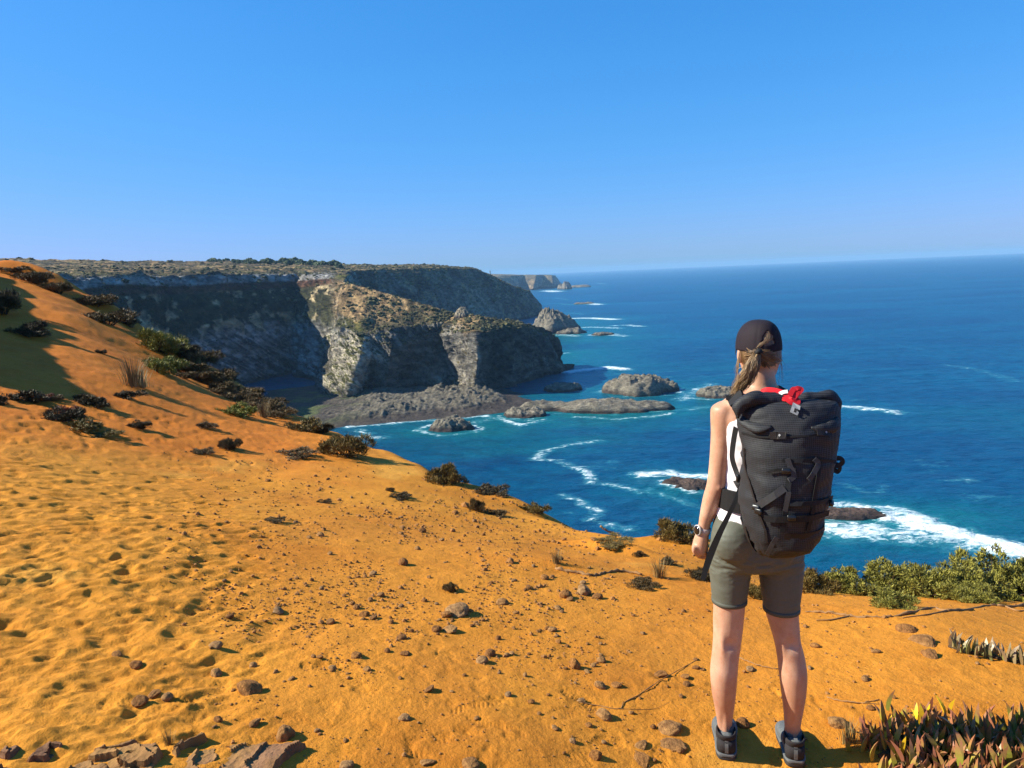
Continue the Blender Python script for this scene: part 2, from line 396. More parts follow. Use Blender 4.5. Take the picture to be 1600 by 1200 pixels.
# drop at the edge
SD, ZE = edge_dist(GX + 0.25 * fbm(P3 * 0.9 + 31, 3), GY + 0.25 * fbm(P3 * 0.9 + 77, 3))
dpos = np.maximum(SD, 0)
drop = dpos * dpos / (dpos + 0.35) * 0.85
outz = ZE - ZC - drop - sstep(6, 30, dpos) * dpos * 0.8 + fbm(P3 * 0.35 + 3, 4) * np.minimum(dpos * 0.12, 3)
wgt = sstep(-0.15, 0.5, SD)
GZ = GZ * (1 - wgt) + outz * wgt
GZ = np.maximum(GZ, -ZC - 3)

# footprints: soft pits in the loose sand, printed soles on the firmer path
def block(x, y, rad):
    t, r_ = math.atan2(x, y), math.hypot(x, y)
    dt = rad / r_
    i0, i1 = np.searchsorted(th, (t - dt, t + dt)); j0, j1 = np.searchsorted(rr, (r_ - rad, r_ + rad))
    return slice(i0, i1), slice(j0, j1)
def pit(x, y, a, b, rot, dep):
    sl = block(x, y, 2.2 * max(a, b))
    c, s = math.cos(rot), math.sin(rot); dx, dy = GX[sl] - x, GY[sl] - y
    u, v = (dx * c + dy * s) / a, (-dx * s + dy * c) / b
    q2 = u * u + v * v
    GZ[sl] += dep * (-np.exp(-q2 ** 1.9) + 0.2 * np.exp(-((np.sqrt(q2) - 1.4) / 0.4) ** 2))
prg = np.random.default_rng(21)
k = 0
while k < 2700:
    px = prg.uniform(-60, 470); py = prg.uniform(650, 1190) if prg.random() < 0.85 else prg.uniform(600, 700)
    lim = 330 + 0.22 * (1200 - py) * 0.6 + 60 * prg.normal()
    if px > lim: continue
    i = np.argmin(np.abs(th - math.atan((px - 800) / F / 1.02)))
    # march along the ray to the undisturbed sheet
    d = ray(px, py); tt = np.geomspace(1.8, 30, 220); qq = d[None] * tt[:, None]
    ti = np.searchsorted(th, np.arctan2(qq[:, 0], qq[:, 1])).clip(0, NT_ - 1); ri = np.searchsorted(rr, np.hypot(qq[:, 0], qq[:, 1])).clip(0, NR_ - 1)
    hit = np.nonzero(qq[:, 2] < GZ[ti, ri])[0]
    if len(hit) == 0: continue
    x, y = qq[hit[0], 0], qq[hit[0], 1]
    a = prg.uniform(0.026, 0.052) * np.interp(y, (2.2, 3.5), (0.8, 1.0)); pit(x, y, a * prg.uniform(1.1, 2.6), a, prg.uniform(-0.2, 1.4), prg.uniform(0.004, 0.0165) * np.interp(y, (2.2, 3.2, 5.5), (0.25, 0.5, 1.0)))
    k += 1
def sole(x, y, rot, dep=0.011, L=0.135, W=0.048, pat=0):
    sl = block(x, y, 0.17)
    c, s = math.cos(rot), math.sin(rot); dx, dy = GX[sl] - x, GY[sl] - y
    u, v = dx * c + dy * s, -dx * s + dy * c
    w = W * (1 - 0.22 * np.cos((u / L) * 5.2 + 0.6) * 0.8)
    m = sstep(1.05, 0.85, np.abs(u) / L) * sstep(1.1, 0.85, np.abs(v) / w) * sstep(-0.25, 0.2, fbm(xyz(GX[sl], GY[sl]) * 16, 2))
    if pat == 0: tr = np.sin(u * 330 + np.abs(v) * 120) * 0.5 + 0.5
    elif pat == 1: tr = (np.sin(u * 290) * np.sin(v * 290)) * 0.5 + 0.5
    else: tr = np.sin(u * 300 + np.sin(v * 130) * 1.2) * 0.5 + 0.5
    GZ[sl] += dep * (-0.35 * m - 0.95 * m * tr)
for k in range(90):
    px, py = prg.uniform(120, 1590), prg.uniform(945, 1198)
    if px < 330 and py < 1000: continue
    g = onz(px, py, ZC - (1.6 + 0.3 * px / 1600)); sole(g[0], g[1], prg.uniform(0.4, 2.6), prg.uniform(0.002, 0.0055), pat=k % 3)

# colour of the sand
n_a = fbm(P3 * 0.35 + 40, 4); n_b = fbm(P3 * 1.7 + 11, 4)
tint = np.empty(TT.shape + (3,))
c_loose = np.array((0.75, 0.298, 0.035)); c_path = np.array((0.72, 0.272, 0.031)); c_yel = np.array((0.77, 0.315, 0.034)); c_dark = np.array((0.30, 0.13, 0.035))
w1 = sstep(-0.2, 0.5, stony + 0.5 * n_a - 0.3)[..., None]
tint[:] = c_loose * (1 - w1) + c_path * w1
w2 = (sstep(0.05, 0.4, n_b * 0.6 + sstep(5.5, 7.0, RR) * stony * 0.6 - 0.1) * 0.6)[..., None]
tint = tint * (1 - w2) + c_yel * w2
w5 = (sstep(0.12, 0.5, fbm(P3 * 0.8 + 91, 5)) * 0.4 * stony)[..., None]; tint = tint * (1 - w5) + np.array((0.56, 0.195, 0.026)) * w5
w6 = (sstep(0.2, 0.55, fbm(P3 * 1.1 + 131, 5)) * 0.5)[..., None]; tint = tint * (1 - w6) + np.array((0.88, 0.45, 0.08)) * w6
w4 = (sstep(7.5, 11, RR + 3 * n_a) * sstep(R(-8), R(-20), TT) * 0.8)[..., None]; tint = tint * (1 - w4) + np.array((0.70, 0.195, 0.022)) * w4      # redder soil on the dune
w3 = (sstep(0.3, 1.6, SD + 0.5 * n_b) * 0.95)[..., None]
tint = tint * (1 - w3) + np.array((0.17, 0.085, 0.035)) * w3
me = mesh_np('ground', np.stack([GX, GY, GZ + ZC], -1).reshape(-1, 3), grid_faces(NT_, NR_, True))
attr(me, 'tint', tint.reshape(-1, 3))
ground = obj('ground', me, M['sand'], label='orange sand slope with footprints falling away to the cliff edge', cat='ground', kind='structure')
g_bvh = BVHTree.FromPolygons([tuple(v) for v in np.stack([GX, GY, GZ + ZC], -1)[60:890, 10:620].reshape(-1, 3).tolist()],
                             grid_faces(830, 610).tolist())
def hit_ground(px, py, fallback=8.0):
    d = Vector(ray(px, py)).normalized()
    h = g_bvh.ray_cast(Vector(EYE), d)
    if h[0] is None: return Vector(at(px, py, fallback)), None
    return h[0], h[1]
def drop_ground(x, y):
    h = g_bvh.ray_cast(Vector((x, y, ZC + 20)), Vector((0, 0, -1)))
    return (h[0], h[1]) if h[0] is not None else (Vector((x, y, ZC - 2)), Vector((0, 0, 1)))

# ------------------------------------------------------------------ cliffs: lofted coast
def lerp_rows(a, n):
    """resample polyline rows a (k, ..., 3) to n rows per segment list"""
    out = []
    for i, m in enumerate(n):
        t = (np.arange(m) / m)[:, None, None]
        out.append(a[i][None] * (1 - t) + a[i + 1][None] * t)
    out.append(a[-1][None]); return np.concatenate(out, 0)
def loft(stations, nu, nv, smooth=1):
    A = np.array(stations, float)                       # (S, K, 3)
    U = lerp_rows(A, nu)                                # (nU, K, 3)
    V = lerp_rows(U.transpose(1, 0, 2), nv).transpose(1, 0, 2)
    for _ in range(smooth):
        W = V.copy(); W[1:-1] = 0.25 * V[:-2] + 0.5 * V[1:-1] + 0.25 * V[2:]
        X = W.copy(); X[:, 1:-1] = 0.25 * W[:, :-2] + 0.5 * W[:, 1:-1] + 0.25 * W[:, 2:]
        V = X
    return V
def gnormals(V):
    du = np.gradient(V, axis=0); dv = np.gradient(V, axis=1)
    n = np.cross(dv, du); n /= np.linalg.norm(n, axis=-1, keepdims=True) + 1e-9; return n
def rockify(V, sc, amp_steep, amp_flat, seed):
    n = gnormals(V)
    if np.median(n[..., 2]) < 0: n = -n
    steep = sstep(0.85, 0.5, n[..., 2])
    Ps = V @ np.array(((0.55, 0.2, -0.81), (-0.28, 0.95, 0.05), (0.79, 0.2, 0.58))).T * np.array((0.45, 0.6, 1.7))
    d = fbm(Ps / (16 * sc) + seed, 4, 0.55, True) * 0.7 + fbm(V / (24 * sc) * np.array((1, 1, 0.45)) + seed * 2, 4) * 1.1
    d2 = fbm(Ps / (3.5 * sc) + seed * 3, 3, 0.6, True) * 0.36
    d2 = d2 + fbm(Ps / (1.3 * sc) + seed * 4, 3, 0.6, True) * 0.15
    amp = amp_flat + (amp_steep - amp_flat) * steep
    d3 = fbm(V / (9 * sc) * np.array((1, 1, 0.5)) + seed * 5, 2); d3 = np.round(d3 * 4) / 4 * 0.5      # broken steps
    V = V + n * ((d + d2 + d3) * amp)[..., None]
    return V, steep
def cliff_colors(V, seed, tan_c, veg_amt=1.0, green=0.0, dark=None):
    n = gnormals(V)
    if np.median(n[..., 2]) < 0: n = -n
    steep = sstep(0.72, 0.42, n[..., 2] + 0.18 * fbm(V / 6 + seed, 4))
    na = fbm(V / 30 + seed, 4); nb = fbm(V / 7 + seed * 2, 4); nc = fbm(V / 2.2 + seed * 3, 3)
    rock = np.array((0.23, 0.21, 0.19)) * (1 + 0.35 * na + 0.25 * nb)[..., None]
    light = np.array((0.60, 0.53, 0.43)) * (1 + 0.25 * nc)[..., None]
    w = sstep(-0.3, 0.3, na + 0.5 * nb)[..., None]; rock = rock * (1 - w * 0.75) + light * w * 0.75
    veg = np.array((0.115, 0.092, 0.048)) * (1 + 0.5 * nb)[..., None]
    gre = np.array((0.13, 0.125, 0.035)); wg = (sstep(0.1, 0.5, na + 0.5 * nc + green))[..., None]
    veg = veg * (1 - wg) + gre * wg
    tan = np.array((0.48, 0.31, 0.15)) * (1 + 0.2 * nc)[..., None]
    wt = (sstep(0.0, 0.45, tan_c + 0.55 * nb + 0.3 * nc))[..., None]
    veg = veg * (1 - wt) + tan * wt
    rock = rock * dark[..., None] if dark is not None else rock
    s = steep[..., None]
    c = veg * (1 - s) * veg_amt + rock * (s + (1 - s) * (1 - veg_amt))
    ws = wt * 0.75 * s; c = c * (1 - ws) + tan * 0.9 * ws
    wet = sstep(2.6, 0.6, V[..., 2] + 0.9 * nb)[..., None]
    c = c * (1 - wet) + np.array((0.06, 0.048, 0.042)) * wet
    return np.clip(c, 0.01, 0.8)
def cliff_obj(name, V, colr, label):
    me = mesh_np(name, V.reshape(-1, 3), grid_faces(V.shape[0], V.shape[1]))
    attr(me, 'tint', colr.reshape(-1, 3))
    return obj(name, me, M['cliff'], label=label, cat='cliff', kind='structure')
def zset(p, z): return np.array((p[0], p[1], z))

# --- near headland: nose, spur, bay wall and the heath above it
def spur(base, edge, mid, ridge, back_dy, back_px=0):
    b = at(*base); r_ = at(*ridge)
    bk = r_ + np.array((back_px, back_dy * 0.35, -3)); sea = np.array((r_[0] + back_px * 1.5, r_[1] + back_dy, -4))
    return [zset(b, -4), zset(b, 1.5), at(*edge), at(*mid), r_, bk, (bk + sea) / 2 + np.array((0, 0, 4)), sea]
def bay(base, edge, slope, rimb, top, sky1, sky2):
    b = at(*base)
    e2 = at(*sky2)
    return [zset(b, -4), zset(b, 1.5), at(*edge), at(*slope), at(*rimb), at(*top), at(*sky1), e2 + np.array((0, 0, 0))]
# spur stations get 8 points: under, base, edge, mid, ridge, back, back2, sea ; bay stations: under, base, edge, slope, rim bottom, rim top, heath, skyline
NEAR = [
    spur((893, 588, 350), (872, 570, 350), (860, 556, 349), (850, 545, 348), 14, 6),
    spur((888, 590, 338), (868, 560, 336), (855, 543, 338), (842, 525, 341), 22, 8),
    spur((850, 600, 323), (842, 530, 324), (836, 517, 327), (828, 508, 331), 30, 6),
    spur((800, 612, 304), (812, 514, 306), (810, 508, 312), (806, 502, 320), 30, 6),
    spur((770, 618, 290), (780, 514, 291), (780, 506, 298), (778, 498, 310), 30, 4),
    spur((742, 625, 276), (750, 522, 279), (750, 508, 288), (752, 495, 302), 35, 4),
    spur((698, 610, 308), (690, 522, 305), (692, 506, 302), (712, 491, 312), 40, 2),
    spur((668, 610, 308), (672, 526, 303), (672, 507, 301), (690, 485, 314), 40, 0),
    spur((640, 611, 306), (645, 534, 300), (645, 509, 301), (660, 477, 316), 40, 0),
    spur((600, 620, 288), (612, 546, 290), (610, 512, 298), (625, 467, 320), 45, 0),
    spur((572, 612, 303), (580, 560, 292), (582, 520, 298), (600, 460, 322), 45, 0),
    spur((543, 628, 279), (566, 556, 284), (562, 520, 295), (575, 453, 325), 50, 0),
    spur((502, 628, 294), (528, 572, 298), (530, 510, 306), (548, 445, 328), 60, 0),
    bay((506, 594, 332), (520, 552, 338), (530, 492, 346), (535, 450, 352), (537, 438, 356), (540, 428, 420), (548, 422, 490)),
    bay((455, 585, 376), (458, 535, 380), (463, 474, 390), (465, 443, 400), (466, 432, 404), (470, 419, 470), (480, 411, 570)),
    bay((375, 610, 340), (375, 532, 344), (378, 472, 356), (380, 438, 367), (380, 429, 371), (390, 418, 450), (400, 410, 570)),
    bay((255, 650, 286), (255, 545, 290), (258, 478, 301), (262, 441, 312), (262, 431, 316), (262, 420, 400), (262, 410, 490)),
    bay((130, 700, 228), (130, 560, 232), (135, 482, 243), (140, 443, 254), (140, 432, 258), (135, 419, 340), (130, 407, 450)),
    bay((-20, 750, 190), (-20, 600, 194), (-10, 500, 203), (0, 447, 212), (0, 436, 216), (0, 419, 300), (0, 405, 420)),
    bay((-260, 800, 140), (-260, 640, 143), (-250, 520, 152), (-240, 460, 160), (-240, 448, 164), (-220, 425, 240), (-200, 408, 360)),
]
nu = [6, 20, 26, 26, 24, 26, 34, 20, 20, 30, 22, 26, 30, 26, 40, 50, 60, 50, 40, 20]
V = loft(NEAR, [int(k * 1.5) for k in nu[:len(NEAR) - 1]], [3, 76, 38, 34, 16, 36, 14], 0)
V, _ = rockify(V, 0.8, 3.1, 0.8, 3.1)
V[:, 0, 2] = -4
# knobbly heath on the flat ground
hum = fbm(V / np.array((9., 14., 9.)) + 8, 4) * sstep(ZC - 4, ZC + 1, V[..., 2]) * 1.0
V[:, 80:, 2] += hum[:, 80:]
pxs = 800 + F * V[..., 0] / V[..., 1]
sky_b = 0.95 * np.exp(-((pxs - 585) / 75) ** 2) * sstep(24, 34, V[..., 2]) * sstep(48, 42, V[..., 2]) \
      + 0.85 * np.exp(-((pxs - 250) / 80) ** 2) * sstep(16, 28, V[..., 2]) * sstep(44, 36, V[..., 2]) \
      + 0.62 * np.exp(-((pxs - 735) / 40) ** 2) * sstep(20, 27, V[..., 2]) + 0.34 * sstep(ZC + 2, ZC + 8, V[..., 2])
V_NEAR = V.copy()
colr = cliff_colors(V, 3.3, sky_b - 0.25, 1.0, 0.6 * np.exp(-((pxs - 540) / 35) ** 2) * sstep(36, 28, V[..., 2]), 0.72 + 0.55 * sstep(490, 515, pxs) * sstep(775, 742, pxs) - 0.22 * sstep(742, 775, pxs) + 0.35 * fbm(V / np.array((22., 22., 9.)) + 2, 4))  # sun and shade put into rock colour: spur faces paler, wall and nose darker
# the shaded bay wall: pale rim rock, red earth below it, scree and scrub on the slope, streaked rock at the foot
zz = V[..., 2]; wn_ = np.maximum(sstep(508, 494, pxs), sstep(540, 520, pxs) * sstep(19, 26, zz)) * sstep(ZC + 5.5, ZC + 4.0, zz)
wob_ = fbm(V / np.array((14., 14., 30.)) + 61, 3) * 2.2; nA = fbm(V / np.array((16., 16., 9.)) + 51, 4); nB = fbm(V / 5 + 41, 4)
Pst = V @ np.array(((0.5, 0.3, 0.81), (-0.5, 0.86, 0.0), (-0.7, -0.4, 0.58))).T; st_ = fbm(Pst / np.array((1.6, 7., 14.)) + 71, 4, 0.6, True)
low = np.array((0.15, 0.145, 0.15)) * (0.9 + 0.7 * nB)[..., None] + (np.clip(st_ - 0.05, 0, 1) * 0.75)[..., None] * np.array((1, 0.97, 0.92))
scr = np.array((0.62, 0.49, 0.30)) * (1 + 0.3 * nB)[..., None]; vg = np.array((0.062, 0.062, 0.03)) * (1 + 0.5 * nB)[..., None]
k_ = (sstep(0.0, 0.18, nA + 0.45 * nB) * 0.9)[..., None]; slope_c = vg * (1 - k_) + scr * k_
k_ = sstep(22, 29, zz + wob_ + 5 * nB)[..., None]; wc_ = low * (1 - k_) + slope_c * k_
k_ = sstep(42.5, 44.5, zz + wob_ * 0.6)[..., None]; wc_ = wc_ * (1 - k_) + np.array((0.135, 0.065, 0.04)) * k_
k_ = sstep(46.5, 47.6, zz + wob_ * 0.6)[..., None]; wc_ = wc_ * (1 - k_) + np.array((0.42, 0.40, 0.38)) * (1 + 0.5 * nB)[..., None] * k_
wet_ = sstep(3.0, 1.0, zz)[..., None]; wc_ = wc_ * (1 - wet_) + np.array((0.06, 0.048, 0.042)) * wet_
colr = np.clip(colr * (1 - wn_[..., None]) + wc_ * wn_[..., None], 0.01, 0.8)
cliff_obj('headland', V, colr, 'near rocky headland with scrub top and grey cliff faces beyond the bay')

# --- middle headland
def bst(base, slope, rimb, top, sky1, sky2):
    b = at(*base); return [zset(b, -4), zset(b, 1), at(*slope), at(*rimb), at(*top), at(*sky1), at(*sky2)]
MID = [
    bst((505, 560, 440), (505, 455, 445), (505, 432, 450), (505, 426, 454), (500, 418, 540), (490, 413, 640)),
    bst((610, 535, 535), (602, 452, 548), (596, 428, 556), (595, 421, 562), (592, 418, 620), (585, 415, 700)),
    bst((690, 520, 600), (690, 452, 618), (685, 426, 634), (684, 419, 640), (680, 416, 690), (670, 414, 760)),
    bst((760, 508, 668), (748, 456, 682), (741, 430, 690), (740, 420, 694), (738, 419, 735), (735, 421, 790)),
    bst((800, 503, 718), (785, 458, 722), (768, 436, 726), (764, 430, 728), (765, 430, 760), (765, 436, 820)),
    bst((830, 500, 750), (815, 470, 752), (798, 450, 756), (793, 444, 758), (795, 446, 800), (795, 458, 860)),
    bst((846, 496, 790), (838, 480, 792), (826, 460, 795), (822, 454, 797), (824, 456, 830), (825, 470, 880)),
    bst((851, 493, 815), (848, 484, 818), (842, 474, 822), (838, 468, 826), (838, 470, 850), (836, 482, 900)),
    bst((850, 488, 880), (848, 484, 880), (845, 478, 880), (842, 474, 880), (838, 478, 900), (836, 484, 920)),
]
V = loft(MID, [40, 40, 36, 26, 22, 16, 10, 6], [3, 36, 24, 8, 14, 8], 1)
V, _ = rockify(V, 1.6, 4.0, 0.9, 9.4); V[:, 0, 2] = -4
V_MID = V.copy()
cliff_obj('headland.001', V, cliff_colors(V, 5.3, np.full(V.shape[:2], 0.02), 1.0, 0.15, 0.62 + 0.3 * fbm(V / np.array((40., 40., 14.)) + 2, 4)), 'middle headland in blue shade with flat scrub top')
# --- far headland
FAR = [
    bst((640, 470, 1500), (640, 450, 1520), (640, 440, 1530), (640, 436, 1540), (640, 433, 1700), (640, 431, 1900)),
    bst((762, 463, 1700), (762, 446, 1740), (764, 436, 1790), (764, 431, 1830), (764, 429, 1950), (764, 428, 2200)),
    bst((800, 460, 1820), (798, 446, 1850), (798, 434, 1900), (798, 430.5, 1920), (798, 429.5, 2050), (798, 429, 2300)),
    bst((806, 458, 1930), (812, 444, 1960), (816, 434, 1990), (818, 430, 2010), (820, 429.5, 2120), (822, 430, 2300)),
    bst((832, 458, 1900), (834, 444, 1930), (836, 434, 1960), (838, 430, 1980), (838, 429.5, 2100), (838, 430, 2300)),
    bst((842, 456, 2010), (846, 444, 2040), (848, 434, 2070), (850, 430, 2090), (850, 429.5, 2170), (850, 431, 2350)),
    bst((866, 455, 1990), (864, 444, 2020), (862, 434, 2050), (862, 429.8, 2070), (862, 430, 2180), (862, 432, 2350)),
    bst((880, 452, 2180), (874, 444, 2180), (869, 436, 2180), (866, 431, 2180), (866, 432, 2230), (866, 434, 2400)),
    bst((886, 450, 2300), (880, 446, 2300), (876, 442, 2300), (873, 440, 2300), (872, 440, 2330), (870, 442, 2420)),
]
V = loft(FAR, [16, 24, 16, 22, 16, 22, 22, 10], [3, 22, 16, 6, 8, 6], 0)
V, _ = rockify(V, 4.0, 4.0, 0.8, 2.7); V[:, 0, 2] = -4
cliff_obj('headland.002', V, cliff_colors(V / 3, 7.1, np.full(V.shape[:2], 0.05), 0.8), 'farthest pale headland fading into haze on the horizon')

# ------------------------------------------------------------------ rocks in the sea
ROCKS = []
def sea_rock(px, py, wpx, depth_m, h, label, seed, sharp=1.0, rot=0.0, skew=0.0, dist=None, nm='sea_rock', tone=(0.235, 0.205, 0.16), z0=0.0):
    c = onz(px, py, z0); L = wpx * np.hypot(c[0], c[1]) / F * 0.5; W = depth_m * 0.5
    c = c + np.array((0, W * 0.8, 0))
    nr, na = 34, 110
    if sharp < 1.2: h *= 0.6
    rad = (np.arange(nr) / (nr - 1)) ** 0.8; an = np.linspace(0, 2 * math.pi, na, endpoint=False)
    A_, R_ = np.meshgrid(an, rad, indexing='ij')
    cs, sn = np.cos(A_), np.sin(A_)
    wob = 1 + 0.5 * fbm(np.stack([cs * 1.6 + seed, sn * 1.6, cs * 0 + seed], -1), 4)
    x = cs * R_ * L * wob; y = sn * R_ * W * wob
    base = np.clip(1 - R_ ** (4.2 / sharp ** 1.6), 0, 1) ** (0.5 + 0.3 * sharp)
    z = base * h * (1 + skew * x / L) * (0.72 + (0.55 if sharp < 1.4 else 0.2) * fbm(np.stack([x / (0.55 * L) + seed, y / (0.55 * L), x * 0], -1), 3))
    p = np.stack([x, y, z], -1)
    st = p @ np.array(((0.9, 0.1, 0.4), (-0.2, 0.9, 0.3), (-0.35, -0.3, 0.9))).T
    s = max(0.6, L / 9)
    z = z + base ** 0.5 * h * ((0.42 if sharp < 1.4 else 0.16) * fbm(st / (2.6 * s) * np.array((0.4, 1.1, 1.3)) + seed, 5, 0.62, True) + 0.16 * fbm(st / (0.6 * s) + seed, 3, 0.6, True)) - 0.35 * (1 - base)
    x += 0.25 * s * fbm(p / (1.2 * s) + seed + 4, 3) ; y += 0.25 * s * fbm(p / (1.2 * s) + seed + 9, 3)
    p = np.stack([x, y, z], -1)
    nb = fbm(p / (1.5 * s) + seed, 4)
    colr = np.array(tone) * (1 + 0.4 * nb)[..., None]
    wet = sstep(0.9 + 0.22 * h, 0.35 + 0.1 * h, z + 0.4 * nb)[..., None]
    colr = colr * (1 - wet) + np.array((0.07, 0.05, 0.044)) * wet
    cr, sr = math.cos(rot), math.sin(rot)
    p = np.stack([p[..., 0] * cr - p[..., 1] * sr, p[..., 0] * sr + p[..., 1] * cr, p[..., 2]], -1)
    me = mesh_np(nm, p.reshape(-1, 3), grid_faces(na, nr, True)); attr(me, 'tint', colr.reshape(-1, 3))
    o = obj(nm, me, M['rock'], label=label, cat='rock', group='rocks standing in the sea' if z0 == 0 else None, loc=tuple(c))
    if z0 == 0: ROCKS.append((c[0], c[1], L, W, rot))
    return o
def mat_rock():
    m = NT('sea_rock', 0.85, 0.2)
    p = m.pos(); a = m.attr('tint')
    st = m.noise(m.pos((0.35, 0.35, 1.6), (0.5, 0.4, 0.5)), 1.3, 6, 0.7); fine = m.noise(p, 1.6, 6, 0.7)
    c = m.mix(m.mix(a, (0.5, 0.48, 0.48), 1.0, 'MULTIPLY'), m.mix(a, (1.4, 1.38, 1.34), 1.0, 'MULTIPLY'), m.ramp(st, [(0.35, 0), (0.65, 1)]))
    c = m.mix(c, m.mix(c, (0.5, 0.5, 0.5), 1.0, 'MULTIPLY'), m.ramp(fine, [(0.5, 0), (0.7, 1)]))
    m.col(c); b = m.bump(st, 0.7, 0.7); m.bump(fine, 0.8, 0.4, b); return m.m
M['rock'] = mat_rock()
sea_rock(1010, 617, 112, 22, 7.5, 'long grey rock island left of the hiker, farther of two', 1.7, 0.55, -0.05, -0.15)
sea_rock(938, 645, 205, 13, 4.5, 'long low grey reef running out from the headland foot', 4.2, 0.7, -0.22, -0.25)
sea_rock(880, 612, 62, 10, 4.0, 'dark low rock in the shade of the headland nose', 6.6, 0.7, 0.0, 0.3)
sea_rock(820, 652, 66, 9, 3.6, 'jagged grey rock washed by foam below the dark cliff', 2.9, 0.9, -0.1)
sea_rock(700, 674, 80, 9, 3.4, 'small pointed grey rock alone in the bay water', 8.1, 1.3, -0.2, 0.2)
sea_rock(1135, 622, 84, 14, 4.0, 'grey rock half hidden by the hiker\'s shoulder', 5.5, 0.7, 0.05, -0.2)
sea_rock(1082, 765, 74, 7, 2.0, 'dark brown rock in white surf beside the hiker\'s elbow', 3.8, 0.9, -0.35, -0.2, tone=(0.12, 0.08, 0.065))
sea_rock(1335, 812, 125, 5, 2.0, 'dark brown rock in white surf right of the backpack', 7.4, 0.8, -0.16, -0.2, tone=(0.13, 0.085, 0.07))
sea_rock(862, 521, 76, 34, 19, 'pyramid shaped grey sea stack behind the headland nose', 9.2, 1.5, 0.0, -0.1)
sea_rock(893, 522, 44, 16, 5, 'dark reef at the right foot of the pyramid stack', 1.1, 0.9)
sea_rock(944, 524, 36, 10, 2.6, 'tiny flat rock far out right of the pyramid stack', 2.1, 0.8)
sea_rock(912, 475, 30, 14, 3.0, 'tiny rock in a breaker halfway to the far headland', 3.1, 0.8)
sea_rock(884, 452, 20, 60, 14, 'small stack off the tip of the farthest headland', 4.1, 1.2)
sea_rock(905, 449, 36, 50, 8, 'low reef trailing from the farthest headland', 4.7, 1.0)
sea_rock(722, 499, 30, 8, 5.0, 'small pale rock pinnacle standing on the spur ridge', 6.1, 1.4, nm='rock_pinnacle', tone=(0.36, 0.30, 0.22), z0=ZC - 18.0)
# --- boulder platform at the foot of the headland
plat = [onz(x, y, 0.0)[:2] for x, y in ((395, 650), (440, 664), (500, 671), (560, 668), (600, 664), (640, 660), (690, 654), (735, 652), (765, 648), (800, 640), (830, 632), (800, 608), (745, 606), (600, 606), (500, 600), (420, 610))]
PL = np.array(plat)
gx = np.linspace(PL[:, 0].min() - 4, PL[:, 0].max() + 4, 300); gy = np.linspace(PL[:, 1].min() - 4, PL[:, 1].max() - 10, 150)
X_, Y_ = np.meshgrid(gx, gy, indexing='ij')
def poly_sd(x, y, P):
    ins = np.zeros(x.shape, bool); best = np.full(x.shape, 1e9)
    for a, b in zip(P, np.roll(P, -1, 0)):
        e = b - a; t = np.clip(((x - a[0]) * e[0] + (y - a[1]) * e[1]) / (e @ e), 0, 1)
        best = np.minimum(best, np.hypot(x - a[0] - t * e[0], y - a[1] - t * e[1]))
        c_ = ((a[1] > y) != (b[1] > y)) & (x < (b[0] - a[0]) * (y - a[1]) / (b[1] - a[1] + 1e-12) + a[0]); ins ^= c_
    return np.where(ins, best, -best)
P2 = xyz(X_, Y_)
sd = poly_sd(X_ + 1.5 * fbm(P2 / 5, 3), Y_ + 1.5 * fbm(P2 / 5 + 7, 3), PL)
rid = fbm(P2 / np.array((5., 3.2, 1)) + 2, 5, 0.62, True); blk = fbm(P2 / 2.2 + 5, 4, 0.6, True)
rightw = sstep(-78, -42, X_)
Zp = np.clip(sd * 0.09, -2.5, 1.0) + sstep(1, 10, sd) * (0.15 + rightw * sstep(3, 16, sd) * (0.5 + 2.3 * np.clip(rid + 0.1, 0, 1) * np.clip(0.6 + 1.2 * fbm(P2 / 13 + 4, 2), 0.1, 1.4)) + 0.6 * blk * (0.25 + rightw))
colr = (np.array((0.10, 0.078, 0.058)) * (1 - rightw[..., None]) + np.array((0.145, 0.125, 0.096)) * rightw[..., None]) * (1 + 0.6 * blk)[..., None]
wet = sstep(2.4, 1.3, Zp + 0.3 * rid)[..., None]; colr = colr * (1 - wet) + np.array((0.075, 0.058, 0.048)) * wet
alg = (sstep(0.0, 0.5, fbm(P2 / 9 + 13, 3) + 0.25) * (1 - rightw) * sstep(2, 9, sd))[..., None]; colr = colr * (1 - alg) + np.array((0.10, 0.12, 0.035)) * alg
me = mesh_np('shore_platform', np.stack([X_, Y_, Zp], -1).reshape(-1, 3), grid_faces(300, 150)); attr(me, 'tint', colr.reshape(-1, 3))
obj('shore_platform', me, M['rock'], label='broken grey rocks and wet shelf at the foot of the near headland', cat='shore', kind='structure')

